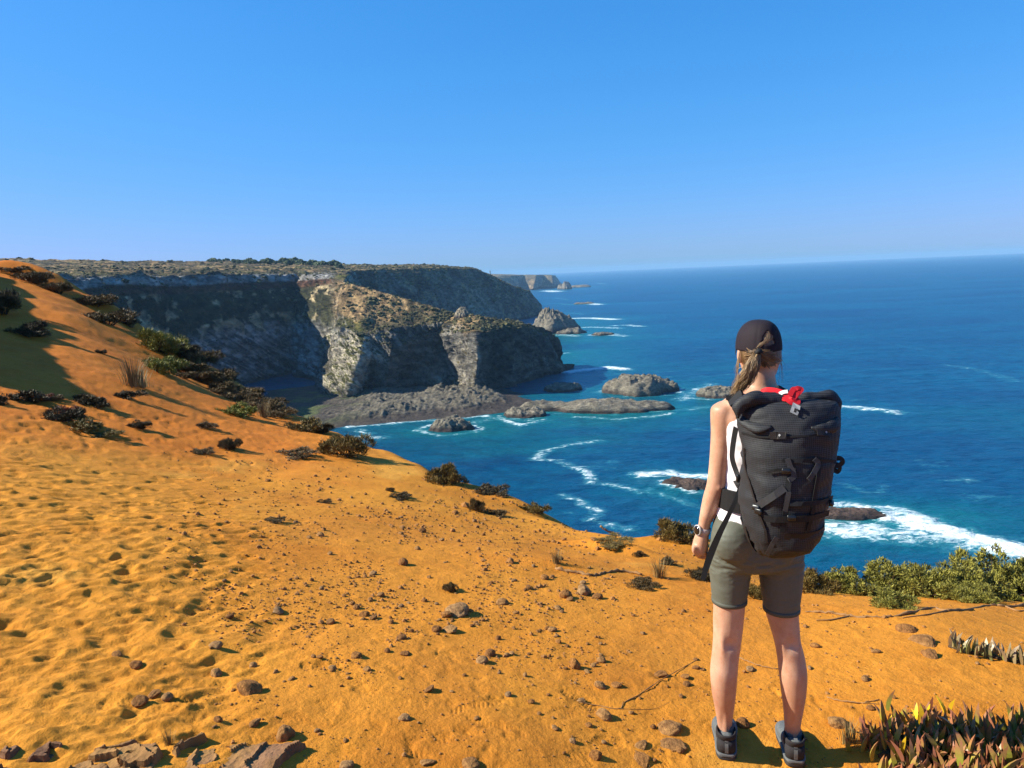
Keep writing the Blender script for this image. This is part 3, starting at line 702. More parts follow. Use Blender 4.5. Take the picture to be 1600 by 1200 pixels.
# ------------------------------------------------------------------ sea
sth = np.concatenate([np.linspace(R(-180), R(-16), 24)[:-1], np.linspace(R(-16), R(40), 620), np.linspace(R(40), R(180), 24)[1:-1]])
srr = np.concatenate([np.geomspace(8, 105, 14)[:-1], np.geomspace(105, 1500, 370)[:-1], np.geomspace(1500, 14000, 60)])
ST, SR = np.meshgrid(sth, srr, indexing='ij')
SX, SY = SR * np.sin(ST), SR * np.cos(ST)
S3 = xyz(SX, SY)
foam = np.zeros(SX.shape); shal = np.zeros(SX.shape)
def stroke(pts, w, amt):
    """pts in picture positions laid onto the water; w in metres"""
    global foam
    w = w * 1.55
    q_ = np.array([onz(x, y, 0)[:2] for x, y in pts])
    lo, hi = q_.min(0) - 3 * w, q_.max(0) + 3 * w
    m = (SX > lo[0]) & (SX < hi[0]) & (SY > lo[1]) & (SY < hi[1])
    if not m.any(): return
    x, y = SX[m], SY[m]; d = np.full(x.shape, 1e9)
    for a, b in zip(q_[:-1], q_[1:]):
        e = b - a; t = np.clip(((x - a[0]) * e[0] + (y - a[1]) * e[1]) / (e @ e + 1e-9), 0, 1)
        d = np.minimum(d, np.hypot(x - a[0] - t * e[0], y - a[1] - t * e[1]))
    foam[m] = np.maximum(foam[m], amt * np.exp(-(d / w) ** 2))
stroke([(938, 688), (885, 695), (850, 705), (836, 718)], 1.9, 0.80); stroke([(836, 718), (872, 720), (905, 733)], 1.7, 0.76)
stroke([(910, 731), (918, 742), (926, 757)], 2.0, 0.83); stroke([(920, 757), (955, 758), (985, 766), (1020, 772)], 1.6, 0.72)
stroke([(880, 773), (905, 781), (915, 790), (938, 800), (922, 812)], 1.6, 0.75); stroke([(860, 796), (900, 802)], 1.0, 0.55); stroke([(935, 818), (985, 828)], 1.8, 0.75)
stroke([(1005, 742), (1040, 740), (1075, 745), (1120, 745)], 3.2, 0.95); stroke([(1040, 758), (1080, 766)], 2.0, 0.85)
stroke([(1015, 765), (1045, 776), (1100, 796)], 1.5, 0.68); stroke([(1240, 770), (1330, 790)], 2.2, 0.7)
stroke([(1280, 785), (1340, 792), (1400, 797), (1450, 812)], 2.8, 0.9); stroke([(1310, 826), (1380, 832), (1450, 836), (1520, 848)], 5.0, 0.92)
stroke([(1400, 808), (1440, 822), (1490, 836), (1550, 852), (1600, 866)], 4.4, 1.08); stroke([(1270, 838), (1330, 842)], 2.0, 0.55)
stroke([(1540, 835), (1600, 842)], 1.6, 0.6); stroke([(1310, 755), (1370, 775), (1380, 760)], 1.6, 0.55)
stroke([(1312, 635), (1340, 637), (1395, 644)], 3.4, 0.95); stroke([(1480, 570), (1530, 578), (1588, 595)], 3.5, 0.62); stroke([(1380, 535), (1450, 548)], 3, 0.5)
stroke([(888, 581), (920, 578), (950, 574), (972, 577)], 4.8, 1.05); stroke([(850, 555), (885, 552)], 4, 0.85); stroke([(700, 668), (770, 654), (845, 657)], 3, 0.72)
stroke([(785, 656), (815, 664), (850, 656)], 1.6, 0.9); stroke([(545, 668), (600, 664), (650, 658), (700, 655), (760, 650)], 2.2, 0.85); stroke([(555, 682), (600, 684)], 2.0, 0.85)
stroke([(560, 672), (575, 680)], 2.6, 0.7); stroke([(650, 672), (690, 682), (745, 675)], 1.4, 0.8); stroke([(900, 652), (960, 655), (1045, 648)], 1.8, 0.8)
stroke([(1040, 648), (1060, 640)], 2, 0.7); stroke([(1065, 625), (1090, 610), (1110, 600)], 4, 0.75); stroke([(1070, 640), (1120, 634)], 3, 0.7); stroke([(960, 640), (930, 652)], 1, .5)
stroke([(880, 665), (960, 660), (1000, 655)], 1.5, 0.55); stroke([(1085, 672), (1115, 674)], 2, 0.65)
for a, b, y, w, f_ in ((880, 960, 498, 9, .95), (960, 1002, 509, 6, .85), (905, 935, 475, 12, .9), (835, 872, 455, 26, .95), (895, 965, 512, 7, .8), (930, 975, 524, 6, .8), (860, 900, 524, 7, .8),
                      (855, 885, 467, 10, .6), (920, 945, 443, 14, .7), (850, 890, 475, 8, .6), (870, 910, 490, 7, .6), (1010, 1060, 536, 5, .4), (900, 950, 450, 12, .6), (845, 870, 505, 6, .7)):
    stroke([(a, y), ((a + b) / 2, y - 1), (b, y + 1)], w, f_)
for cx, cy, L, W, rot in ROCKS:
    dx, dy = SX - cx, SY - cy; c, s = math.cos(rot), math.sin(rot)
    d = np.hypot((dx * c + dy * s) / (L + 1.5), (-dx * s + dy * c) / (W + 1.5))
    foam = np.maximum(foam, 0.84 * np.exp(-((d - 1.02) / 0.36) ** 2) * (0.78 + 0.8 * fbm(S3 / 8 + cx, 3)))
    shal = np.maximum(shal, np.exp(-(d / 2.6) ** 2) * 0.8)
sp = sstep(0.58, 0.85, fbm(S3 / np.array((22., 9., 1.)) + 3, 4) * 0.5 + 0.5) * sstep(1200, 300, SR)
foam = np.maximum(foam, 0.6 * sp)
far_teal = np.exp(-((SR - 520) / 220) ** 2) * sstep(R(14), R(3), ST) * sstep(R(-3), R(2), ST)
shal = np.clip(np.maximum(shal, far_teal) + 0.45 * sstep(0.0, 0.5, fbm(S3 / np.array((90., 40., 1)) + 21, 3)) * sstep(700, 200, SR), 0, 1)
wamp = sstep(1200, 250, SR)
SZ = wamp * (0.30 * fbm(S3 / np.array((22., 7., 1.)) + 5, 3) + 0.14 * fbm(S3 / np.array((6., 3., 1.)) + 15, 3)) + 0.55 * sstep(0.7, 1.0, foam) * (0.6 + 0.6 * fbm(S3 / 2.5 + 2, 3)) * wamp
me = mesh_np('sea', np.stack([SX, SY, SZ], -1).reshape(-1, 3), grid_faces(len(sth), len(srr), True))
attr(me, 'foam', np.clip(foam, 0, 1.2).ravel()); attr(me, 'shallow', shal.ravel())
obj('sea', me, M['water'], label='deep blue ocean with teal shallows and white surf', cat='sea', kind='structure')
# ------------------------------------------------------------------ haze
hv = bpy.data.materials.new('sea_haze'); hv.use_nodes = True; ht = hv.node_tree; ht.nodes.clear()
h_out = ht.nodes.new('ShaderNodeOutputMaterial'); h_v = ht.nodes.new('ShaderNodeVolumePrincipled')
h_v.inputs['Color'].default_value = (0.32, 0.60, 0.92, 1); h_v.inputs['Density'].default_value = 1.15e-4; h_v.inputs['Anisotropy'].default_value = 0.0
ht.links.new(h_v.outputs[0], h_out.inputs['Volume'])
hx = 14600.0
hb = [(x, y, z) for x in (-hx, hx) for y in (-hx, hx) for z in (-6.0, ZC + 34)]
obj('haze', mesh_py('haze', hb, [(0, 1, 3, 2), (4, 6, 7, 5), (0, 4, 5, 1), (2, 3, 7, 6), (0, 2, 6, 4), (1, 5, 7, 3)], False), hv, label='thin pale sea haze over the whole coast', cat='haze', kind='stuff')

# ------------------------------------------------------------------ body building helpers
class MB:
    def __init__(s): s.v = []; s.f = []
    def ring_tube(s, rings, cap=True, wrap=True):
        """rings: list of (n,3) arrays, ordered so that faces look outward"""
        n = len(rings[0]); o = len(s.v)
        for r_ in rings: s.v.extend([tuple(p) for p in r_])
        for i in range(len(rings) - 1):
            for j in range(n if wrap else n - 1):
                k = (j + 1) % n
                s.f.append((o + i * n + j, o + i * n + k, o + (i + 1) * n + k, o + (i + 1) * n + j))
        if cap:
            for i, flip in ((0, True), (len(rings) - 1, False)):
                c = np.mean(rings[i], 0); ci = len(s.v); s.v.append(tuple(c))
                for j in range(n):
                    a, b = o + i * n + j, o + i * n + (j + 1) % n
                    s.f.append((b, a, ci) if flip else (a, b, ci))
        return s
    def mesh(s, name, smooth=True):
        me = mesh_py(name, s.v, s.f, smooth); return me
def hring(c, rx, ry, n=28, e=2.0, rot=0.0):
    a = np.linspace(0, 2 * math.pi, n, endpoint=False)
    ca, sa = np.cos(a), np.sin(a)
    x = np.sign(ca) * np.abs(ca) ** (2 / e) * rx; y = np.sign(sa) * np.abs(sa) ** (2 / e) * ry
    cr, sr = math.cos(rot), math.sin(rot)
    return np.stack([c[0] + x * cr - y * sr, c[1] + x * sr + y * cr, np.full(n, c[2])], -1)
def catmull(P, m=6):
    P = np.asarray(P, float); out = []
    Q = np.concatenate([2 * P[:1] - P[1:2], P, 2 * P[-1:] - P[-2:-1]])
    for i in range(1, len(Q) - 2):
        t = (np.arange(m) / m)[:, None]
        out.append(0.5 * ((2 * Q[i]) + (-Q[i - 1] + Q[i + 1]) * t + (2 * Q[i - 1] - 5 * Q[i] + 4 * Q[i + 1] - Q[i + 2]) * t ** 2 + (-Q[i - 1] + 3 * Q[i] - 3 * Q[i + 1] + Q[i + 2]) * t ** 3))
    out.append(P[-1:]); return np.concatenate(out)
def path_tube(mb, pts, radii, n=12, flat=1.0, cap=True, up=(0, 1, 0)):
    pts = np.asarray(pts, float); radii = np.asarray(radii, float)
    T = np.gradient(pts, axis=0); T /= np.linalg.norm(T, axis=1, keepdims=True) + 1e-9
    rings = []; u = np.array(up, float)
    a = np.linspace(0, 2 * math.pi, n, endpoint=False)
    for p, t, r_ in zip(pts, T, radii):
        u = u - t * (u @ t); u /= np.linalg.norm(u) + 1e-9; w = np.cross(t, u)
        rings.append(p + (np.cos(a)[:, None] * u * r_ * flat + np.sin(a)[:, None] * w * r_))
    return mb.ring_tube(rings, cap)
def ribbon(pts, width, thick=0.002, face=(0, -1, 0), m=6, name='strap', mat=None, parent=None):
    """flat webbing along a smooth path; face = the way its flat side looks"""
    P = catmull(pts, m); T = np.gradient(P, axis=0); T /= np.linalg.norm(T, axis=1, keepdims=True) + 1e-9
    rings = []
    for i, (p, t) in enumerate(zip(P, T)):
        fc = np.asarray(face if np.ndim(face) == 1 else face[min(i // m, len(face) - 1)], float)
        s_ = np.cross(t, fc); s_ /= np.linalg.norm(s_) + 1e-9; n_ = np.cross(s_, t)
        w = width if np.isscalar(width) else np.interp(i / (len(P) - 1), np.linspace(0, 1, len(width)), width)
        rings.append(np.array([p - s_ * w / 2 - n_ * thick / 2, p + s_ * w / 2 - n_ * thick / 2, p + s_ * w / 2 + n_ * thick / 2, p - s_ * w / 2 + n_ * thick / 2]))
    mb = MB().ring_tube(rings); return child(name, mb.mesh(name, False), mat, parent)
def child(name, me, mat, parent):
    """a part built in world coordinates below an Empty that stands elsewhere"""
    o = obj(name, me, mat, parent); L = Vector((0, 0, 0)); q_ = parent
    while q_ is not None: L += q_.location; q_ = q_.parent
    o.location = -L
    return o
def empty(name, loc, label=None, cat=None, group=None, parent=None):
    o = bpy.data.objects.new(name, None); COL.objects.link(o); o.location = loc; o.empty_display_size = 0.1
    if parent is not None: o.parent = parent
    return tag(o, label, cat, group)
def remesh(mb, name, voxel, smooth_it=6):
    me = mb.mesh(name); o = bpy.data.objects.new('tmp', me); COL.objects.link(o)
    m = o.modifiers.new('r', 'REMESH'); m.mode = 'VOXEL'; m.voxel_size = voxel; m.use_smooth_shade = True
    if smooth_it:
        m2 = o.modifiers.new('s', 'SMOOTH'); m2.factor = 0.5; m2.iterations = smooth_it
    dg = bpy.context.evaluated_depsgraph_get()
    out = bpy.data.meshes.new_from_object(o.evaluated_get(dg)); out.name = name
    bpy.data.objects.remove(o); bpy.data.meshes.remove(me)
    return out
def co(me):
    a = np.empty(len(me.vertices) * 3, np.float32); me.vertices.foreach_get('co', a); return a.reshape(-1, 3).astype(float)
def set_co(me, a): me.vertices.foreach_set('co', np.ascontiguousarray(a, np.float32).ravel()); me.update()
def nrm(me):
    a = np.empty(len(me.vertices) * 3, np.float32); me.vertices.foreach_get('normal', a); return a.reshape(-1, 3).astype(float)
def box_mb(mb, c, sx, sy, sz, ax=None, bev=0.25):
    """rounded little block: a superelliptic tube along its z axis"""
    A = np.eye(3) if ax is None else np.asarray(ax, float)
    rings = []
    for k, z in ((1 - bev, -1), (1, -1 + bev), (1, 1 - bev), (1 - bev, 1)):
        r_ = hring((0, 0, z * sz / 2), sx / 2 * k, sy / 2 * k, 16, 6.0); rings.append(np.asarray(c) + r_ @ A)
    return mb.ring_tube(rings)

# ------------------------------------------------------------------ the hiker
heel, _n = hit_ground(1136, 1192)
YP = heel.y + 0.075
def Pp(px, py, dy=0.0): return at(px, py, YP + dy)
def pxm(px, py, dy=0.0): return to_px(Pp(px, py, dy))[2] / F
person = empty('person', Vector((Pp(1184, 1195)[0], YP, heel.z)), 'hiker in black cap, white top and khaki shorts seen from behind', 'person')
def vtube(mb, rows, n=28, e=2.0):
    """rows: (px, py, half width in px, half depth in m, dy)"""
    rings = []
    for row in rows:
        px, py, rx, ry = row[:4]; dy = row[4] if len(row) > 4 else 0.0
        c = Pp(px, py, dy); rings.append(hring(c, rx * pxm(px, py, dy), ry, n, e))
    if rings[0][0][2] > rings[-1][0][2]: rings = rings[::-1]
    return mb.ring_tube(rings)
def dens(rows, m=4):
    return [tuple(r_) for r_ in catmull(np.array([list(r_) + [0.0] * (5 - len(r_)) for r_ in rows]), m)]
def ball(mb, c, rx, ry, rz, n=16):
    rings = []
    for k in range(1, 10):
        a = math.pi * k / 10 - math.pi / 2
        rings.append(hring((c[0], c[1], c[2] + rz * math.sin(a)), rx * math.cos(a), ry * math.cos(a), n))
    return mb.ring_tube(rings)
LEG_L = [(1146, 862, 31, 0.080, 0), (1141, 886, 29, 0.076, 0), (1140, 912, 26.5, 0.070, 0), (1139.5, 942, 24.3, 0.063, 0), (1138, 970, 23.2, 0.058, 0.0), (1136.5, 997, 21.8, 0.054, 0),
         (1133.5, 1022, 20.8, 0.052, -0.008), (1131, 1050, 20.9, 0.054, -0.016), (1131, 1080, 18.6, 0.048, -0.014), (1132, 1106, 14.8, 0.039, -0.006), (1132.6, 1128, 11.8, 0.034, 0), (1133.5, 1146, 11.2, 0.036, 0.004), (1134.5, 1166, 13, 0.04, 0.008)]
LEG_R = [(1217, 862, 32, 0.080, 0), (1220, 886, 31, 0.077, -.005), (1220.5, 915, 28.5, 0.071, -.01), (1221, 950, 25.4, 0.064, -.015), (1225, 975, 22.5, 0.058, -.02), (1229, 997, 20, 0.054, -.025),
         (1235, 1022, 20.4, 0.052, -0.035), (1238.8, 1050, 21.2, 0.054, -0.046), (1240, 1080, 18.9, 0.048, -0.046), (1239.5, 1110, 14.8, 0.039, -0.04), (1238.8, 1135, 12.3, 0.034, -.035), (1238.8, 1154, 11.6, 0.036, -.032), (1238.8, 1174, 13, 0.04, -.03)]
TORSO = [(1189, 590, 21, 0.052, 0.0), (1189, 602, 24.5, 0.056, -0.005), (1187, 613, 39, 0.062, -0.008), (1185, 624, 55, 0.07, -0.006), (1183, 638, 64, 0.082, 0), (1182, 655, 61, 0.098, 0), (1182, 690, 56, 0.108, 0.004),
         (1181, 730, 51.5, 0.10, 0.004), (1180, 765, 50.5, 0.096, 0), (1179.5, 800, 57.5, 0.102, -0.005), (1180, 832, 65.5, 0.112, -0.01), (1181, 862, 68, 0.115, -0.01), (1181, 880, 58, 0.10, -0.005)]
body = MB()
vtube(body, dens(LEG_L)); vtube(body, dens(LEG_R)); vtube(body, dens(TORSO), 32)
# head, jaw, nose, ears
vtube(body, dens([(1186, 505, 8, 0.03, -.005), (1186, 511, 20, 0.068, -.004), (1186, 524, 28, 0.089, 0), (1186, 545, 31, 0.097, 0.004), (1186.5, 562, 29.5, 0.09, 0.014), (1187, 577, 26, 0.072, 0.03), (1188, 590, 20, 0.046, 0.052), (1188, 595, 11, 0.025, 0.06)]), 28)
vtube(body, dens([(1188, 568, 22, 0.05, -0.012), (1189, 585, 21, 0.05, -0.008), (1189.5, 600, 23, 0.054, -0.006), (1189, 612, 28, 0.056, -0.004)]), 24)
ball(body, Pp(1187, 562, 0.105), 0.014, 0.022, 0.02); ball(body, Pp(1187, 578, 0.092), 0.022, 0.014, 0.009)
for ex, ey in ((1155.5, 556), (1215.5, 558)):
    c = Pp(ex, ey, -0.002); ball(body, c, 0.0085, 0.017, 0.030)
# left arm hanging straight, right arm bent forward out of sight behind the pack
ARM = [(1140, 628, 17, 0.036, 0), (1134, 636, 22, 0.048, 0), (1131, 650, 20.5, 0.05, 0.0), (1130, 675, 18.8, 0.047, 0), (1127, 705, 17.2, 0.043, 0), (1123, 735, 15.6, 0.038, 0.0), (1119.5, 757, 15.2, 0.037, 0.0), (1114, 776, 15, 0.038, 0.008), (1107.5, 797, 12.6, 0.033, 0.02), (1101.8, 815, 9.8, 0.025, 0.03), (1099.5, 827, 8.8, 0.0225, 0.036)]
vtube(body, dens(ARM), 24)
ball(body, Pp(1124, 762, -0.03), 0.012, 0.012, 0.014)
vtube(body, dens([(1099.5, 824, 9, 0.0225, 0.035), (1097, 836, 10.5, 0.029, 0.04), (1094.5, 848, 11.8, 0.034, 0.044), (1092.5, 859, 11.6, 0.035, 0.046), (1092.5, 865, 9.5, 0.03, 0.048)]), 20)
for i, (kx, ky, kd, ln) in enumerate(((1085, 860, 0.022, 0.9), (1089, 863.5, 0.036, 1.0), (1093.5, 864.5, 0.052, 1.03), (1099, 863, 0.068, 0.98))):
    K = Pp(kx, ky, kd)
    pts = [K + np.array((0.002, -0.004, 0.018)), K, K + np.array((0.010, 0.010, -0.020)) * ln, K + np.array((0.030, 0.012, -0.022)) * ln, K + np.array((0.036, 0.004, -0.003)) * ln]
    path_tube(body, catmull(pts, 4), np.interp(np.linspace(0, 1, 17), (0, .25, .6, 1), (0.0095, 0.0092, 0.0082, 0.007)), 10)
Tm = Pp(1101, 838, 0.062)
path_tube(body, catmull([Tm + np.array((-0.008, -0.008, 0.012)), Tm, Tm + np.array((0.008, 0.016, -0.03)), Tm + np.array((0.010, 0.018, -0.052)), Tm + np.array((0.012, 0.014, -0.066))], 4), np.interp(np.linspace(0, 1, 17), (0, .5, 1), (0.013, 0.0105, 0.008)), 10)
sh = Pp(1232, 638, 0.0)
armr = [sh, sh + np.array((0.035, 0.01, -0.05)), sh + np.array((0.05, 0.03, -0.17)), sh + np.array((0.045, 0.05, -0.27)), sh + np.array((0.02, 0.15, -0.24)), sh + np.array((-0.015, 0.235, -0.16)), sh + np.array((-0.02, 0.255, -0.13))]
path_tube(body, catmull(armr, 5), np.interp(np.linspace(0, 1, 31), (0, .12, .35, .55, .8, 1), (0.045, 0.05, 0.043, 0.038, 0.028, 0.023)), 18)
Hr = armr[-1]
path_tube(body, catmull([Hr, Hr + np.array((0, 0.012, 0.035)), Hr + np.array((0, 0.012, 0.065))], 4), [0.024, 0.028, 0.032, 0.034, 0.035, 0.035, 0.034, 0.03, 0.024], 14, 0.55, up=(0, 1, 0))
for i in range(4):
    K = Hr + np.array((-0.028 + 0.018 * i, 0.012, 0.066))
    path_tube(body, catmull([K, K + np.array((0, 0.016, 0.018)), K + np.array((0, 0.004, 0.03)), K + np.array((0, -0.016, 0.022))], 4), np.linspace(0.0092, 0.007, 13), 10)
path_tube(body, catmull([Hr + np.array((0.028, 0.006, 0.02)), Hr + np.array((0.042, -0.006, 0.045)), Hr + np.array((0.03, -0.014, 0.07))], 5), np.linspace(0.012, 0.008, 11), 10)
bme = remesh(body, 'body', 0.0048, 5)
v = co(bme)
# hollows behind the knees and tendon relief
nv_ = nrm(bme)
for (kx, ky, kd) in ((1136, 998, 0.0), (1229, 998, -0.025)):
    c = Pp(kx, ky, kd)
    for sx in (-1, 1):
        g = np.exp(-(((v[:, 0] - c[0] - sx * 0.030) / 0.010) ** 2 + ((v[:, 2] - c[2]) / 0.05) ** 2)) * (v[:, 1] < c[1]); v += nv_ * (0.006 * g)[:, None]
    g = np.exp(-(((v[:, 0] - c[0]) / 0.020) ** 2 + ((v[:, 2] - c[2]) / 0.022) ** 2)) * (v[:, 1] < c[1]); v -= nv_ * (0.009 * g)[:, None]
for (kx, ky, kd) in ((1132.5, 1124, 0), (1238.8, 1132, -.035)):      # Achilles
    c = Pp(kx, ky, kd)
    for sx in (-1, 1):
        g = np.exp(-(((v[:, 0] - c[0] - sx * 0.019) / 0.010) ** 2 + ((v[:, 2] - c[2]) / 0.05) ** 2)) * (v[:, 1] < c[1]); v -= nv_ * (0.005 * g)[:, None]
set_co(bme, v)
def mat_skin():
    m = NT('skin', 0.48, 0.35)
    p = m.pos(coord='Object')
    n = m.noise(p, 9, 4); sp = m.noise(p, 160, 2)
    c = m.mix((0.58, 0.30, 0.185), (0.74, 0.43, 0.29), m.ramp(n, [(0.35, 0), (0.65, 1)]))
    mo = m.noise(p, 38, 4, 0.65); c = m.mix(c, m.mix(c, (0.88, 0.72, 0.66), 1.0, 'MULTIPLY'), m.ramp(mo, [(0.48, 0), (0.70, 0.7)]))
    c = m.mix(c, (0.50, 0.205, 0.12), m.math('MULTIPLY', m.attr('flush', 'Fac'), 0.55))
    c = m.mix(c, m.mix(c, (0.86, 0.8, 0.78), 1.0, 'MULTIPLY'), m.ramp(sp, [(0.55, 0), (0.8, 0.6)]))
    m.col(c); m.b.inputs['Subsurface Weight'].default_value = 0.12; m.b.inputs['Subsurface Radius'].default_value = (0.012, 0.005, 0.003)
    m.bump(sp, 0.12, 0.002); return m.m
M['skin'] = mat_skin()
fl = np.zeros(len(v))
legz0, legz1 = Pp(1136, 1150)[2], Pp(1136, 960)[2]
fl += sstep(legz1, legz0, v[:, 2]) * 0.75
for (kx, ky, kd, s_) in ((1124, 762, -0.03, 0.03), (1092, 862, 0.05, 0.05)):
    c = Pp(kx, ky, kd); fl += np.exp(-(np.linalg.norm(v - c, axis=1) / s_) ** 2) * 0.8
attr(bme, 'flush', np.clip(fl, 0, 1))
child('body', bme, M['skin'], person)

# top
top = MB()
vtube(top, dens([(1185, 622, 44, 0.066, -0.004), (1183, 634, 54, 0.082, 0), (1182, 655, 59.5, 0.102, 0), (1182, 690, 58.5, 0.113, 0.004), (1181, 730, 54.5, 0.106, 0.004), (1180, 765, 54, 0.103, 0), (1180, 790, 58.5, 0.108, -0.004), (1180.5, 808, 63, 0.115, -0.006)]), 40)
tme = remesh(top, 'tank_top', 0.006, 4); v = co(tme); n_ = nrm(tme)
set_co(tme, v + n_ * (0.004 * fbm(v * np.array((14, 14, 30)), 3))[:, None])
M['white_cloth'] = simple('white_jersey', (0.95, 0.88, 0.92), 0.85, 0.1, 60, 0.06, (0.1, 0.002))
child('tank_top', tme, M['white_cloth'], person)
# shorts
sh_ = MB()
vtube(sh_, dens([(1180, 799, 60, 0.108, -0.004), (1180, 815, 64, 0.115, -0.008), (1180.5, 834, 68, 0.12, -0.01), (1181.5, 858, 71.5, 0.122, -0.01), (1182, 876, 70, 0.11, -0.006), (1181, 884, 58, 0.085, 0)]), 40)
vtube(sh_, dens([(1149, 858, 36, 0.095, -.004), (1142, 886, 32, 0.084, 0), (1140.3, 912, 29, 0.076, 0), (1139.6, 932, 26.6, 0.069, 0), (1139.6, 940, 26.3, 0.068, 0)]), 32)
vtube(sh_, dens([(1214, 858, 38, 0.095, -.006), (1219.5, 886, 34, 0.085, -.005), (1220.5, 915, 31, 0.077, -.01), (1221, 942, 27.6, 0.07, -.014), (1221, 953, 27.2, 0.069, -.015)]), 32)
ball(sh_, Pp(1150, 848, -0.075), 0.078, 0.062, 0.082, 20); ball(sh_, Pp(1214, 850, -0.075), 0.078, 0.062, 0.082, 20)
sme = remesh(sh_, 'shorts', 0.005, 9); v = co(sme); n_ = nrm(sme)
wr = fbm(v * np.array((16, 16, 75)) + 3, 3, 0.5, True)
wz = sstep(Pp(1180, 905)[2], Pp(1180, 872)[2], v[:, 2]) * sstep(Pp(1180, 838)[2], Pp(1180, 868)[2], v[:, 2]) + 0.35
set_co(sme, v + n_ * (0.0045 * wr * wz)[:, None])
M['khaki'] = simple('khaki_jersey', (0.125, 0.126, 0.098), 0.62, 0.3, 40, 0.10, (0.1, 0.002))
M['khaki_hem'] = simple('khaki_hem', (0.10, 0.10, 0.078), 0.65, 0.3)
shorts_o = child('shorts', sme, M['khaki'], person)
for px, py, rx, ry, dy in ((1139.6, 936.5, 27.0, 0.0705, 0), (1221, 949.5, 27.9, 0.0715, -.015)):
    hm = MB(); hr = []
    for k, dr in ((-3.2, -1.2), (-3.0, 0.0), (2.6, 0.1), (3.0, -1.2)):
        c = Pp(px, py - k, dy); hr.append(hring(c, (rx + dr) * pxm(px, py, dy), ry + dr * 0.002, 36))
    hm.ring_tube(hr, cap=False); child('hem', hm.mesh('hem'), M['khaki_hem'], shorts_o)

# cap
M['cap'] = simple('cap_cloth', (0.020, 0.013, 0.019), 0.8, 0.2, 50, 0.2, (0.15, 0.002))
M['black'] = simple('black_webbing', (0.012, 0.012, 0.014), 0.7, 0.25, 80, 0.3)
M['white_plastic'] = simple('white_print', (0.7, 0.7, 0.7), 0.6, 0.2)
crows = dens([(1186, 499.5, 3, 0.01, -.004), (1186.5, 500.3, 10, 0.036, -.004), (1186.5, 503.2, 17, 0.062, -.004), (1186, 510, 24.5, 0.084, -.002), (1185.4, 521, 30.3, 0.099, 0.0), (1185.2, 534, 33.0, 0.105, 0.0), (1185.2, 545, 33.6, 0.106, 0.0)], 5)
nc = 96; crings = []
for px, py, rx, ry, dy in crows:
    c = Pp(px, py, dy); rg = hring(c, rx * pxm(px, py, dy), ry, nc)
    ang = np.linspace(0, 2 * math.pi, nc, endpoint=False)
    rg[:, :2] += (rg[:, :2] - c[:2]) * (-0.018 * np.exp(-((((ang + math.pi / 6) % (math.pi / 3)) - math.pi / 6) / 0.05) ** 2))[:, None]      # panel seams
    rg[:, 2] -= (0.012 * sstep(500, 545, py)) * (np.sin(ang) > 0) * np.sin(ang) ** 2 * 0
    crings.append(rg)
cm = MB().ring_tube(crings[::-1], cap=False)
keep = []
rows_n = len(crings)
for idx, fc in enumerate(cm.f):
    i, j = divmod(idx, nc)
    py = crows[rows_n - 1 - i][1]; a = (j + 0.5) / nc * 2 * math.pi - 1.5 * math.pi
    a = (a + math.pi) % (2 * math.pi) - math.pi
    wdt = 0.30 * math.sqrt(max(0, 1 - ((535 - py) / 19) ** 2)) if 516 < py < 536 else 0
    if abs(a) < wdt: continue
    keep.append(fc)
cm.f = keep
cap_o = child('cap', cm.mesh('cap'), M['cap'], person)
md = cap_o.modifiers.new('thickness', 'SOLIDIFY'); md.thickness = 0.003; md.offset = -1
br = MB(); rows_ = []
for t in np.linspace(-1, 1, 15):
    a = t * 1.05 + math.pi / 2; c = Pp(1185.2, 545, 0.0)
    p0 = c + np.array((math.cos(a) * 33 * pxm(1185, 545), math.sin(a) * 0.104, 0.0)); p1 = p0 + np.array((0.01 * t, 0.075 * (1 - 0.55 * t * t), -0.018 - 0.012 * t * t))
    rows_.append(np.array([p0, p1, p1 + (0, 0, 0.003), p0 + (0, 0, 0.003)]))
child('brim', MB().ring_tube(rows_).mesh('brim'), M['cap'], cap_o)
lb = MB(); box_mb(lb, Pp(1207, 539, -0.083), 0.016, 0.004, 0.018, np.array(((0.80, 0.60, 0), (-0.6, 0.8, 0), (0, 0, 1)))); child('strap_tag', lb.mesh('strap_tag'), M['white_plastic'], cap_o)
lb = MB(); path_tube(lb, [Pp(1214, 535, -0.062), Pp(1215.6, 535.5, -0.060), Pp(1215.6, 543, -0.060), Pp(1213.5, 543.5, -0.062)], [0.0016] * 4, 8); child('buckle', lb.mesh('buckle'), M['white_plastic'], cap_o)

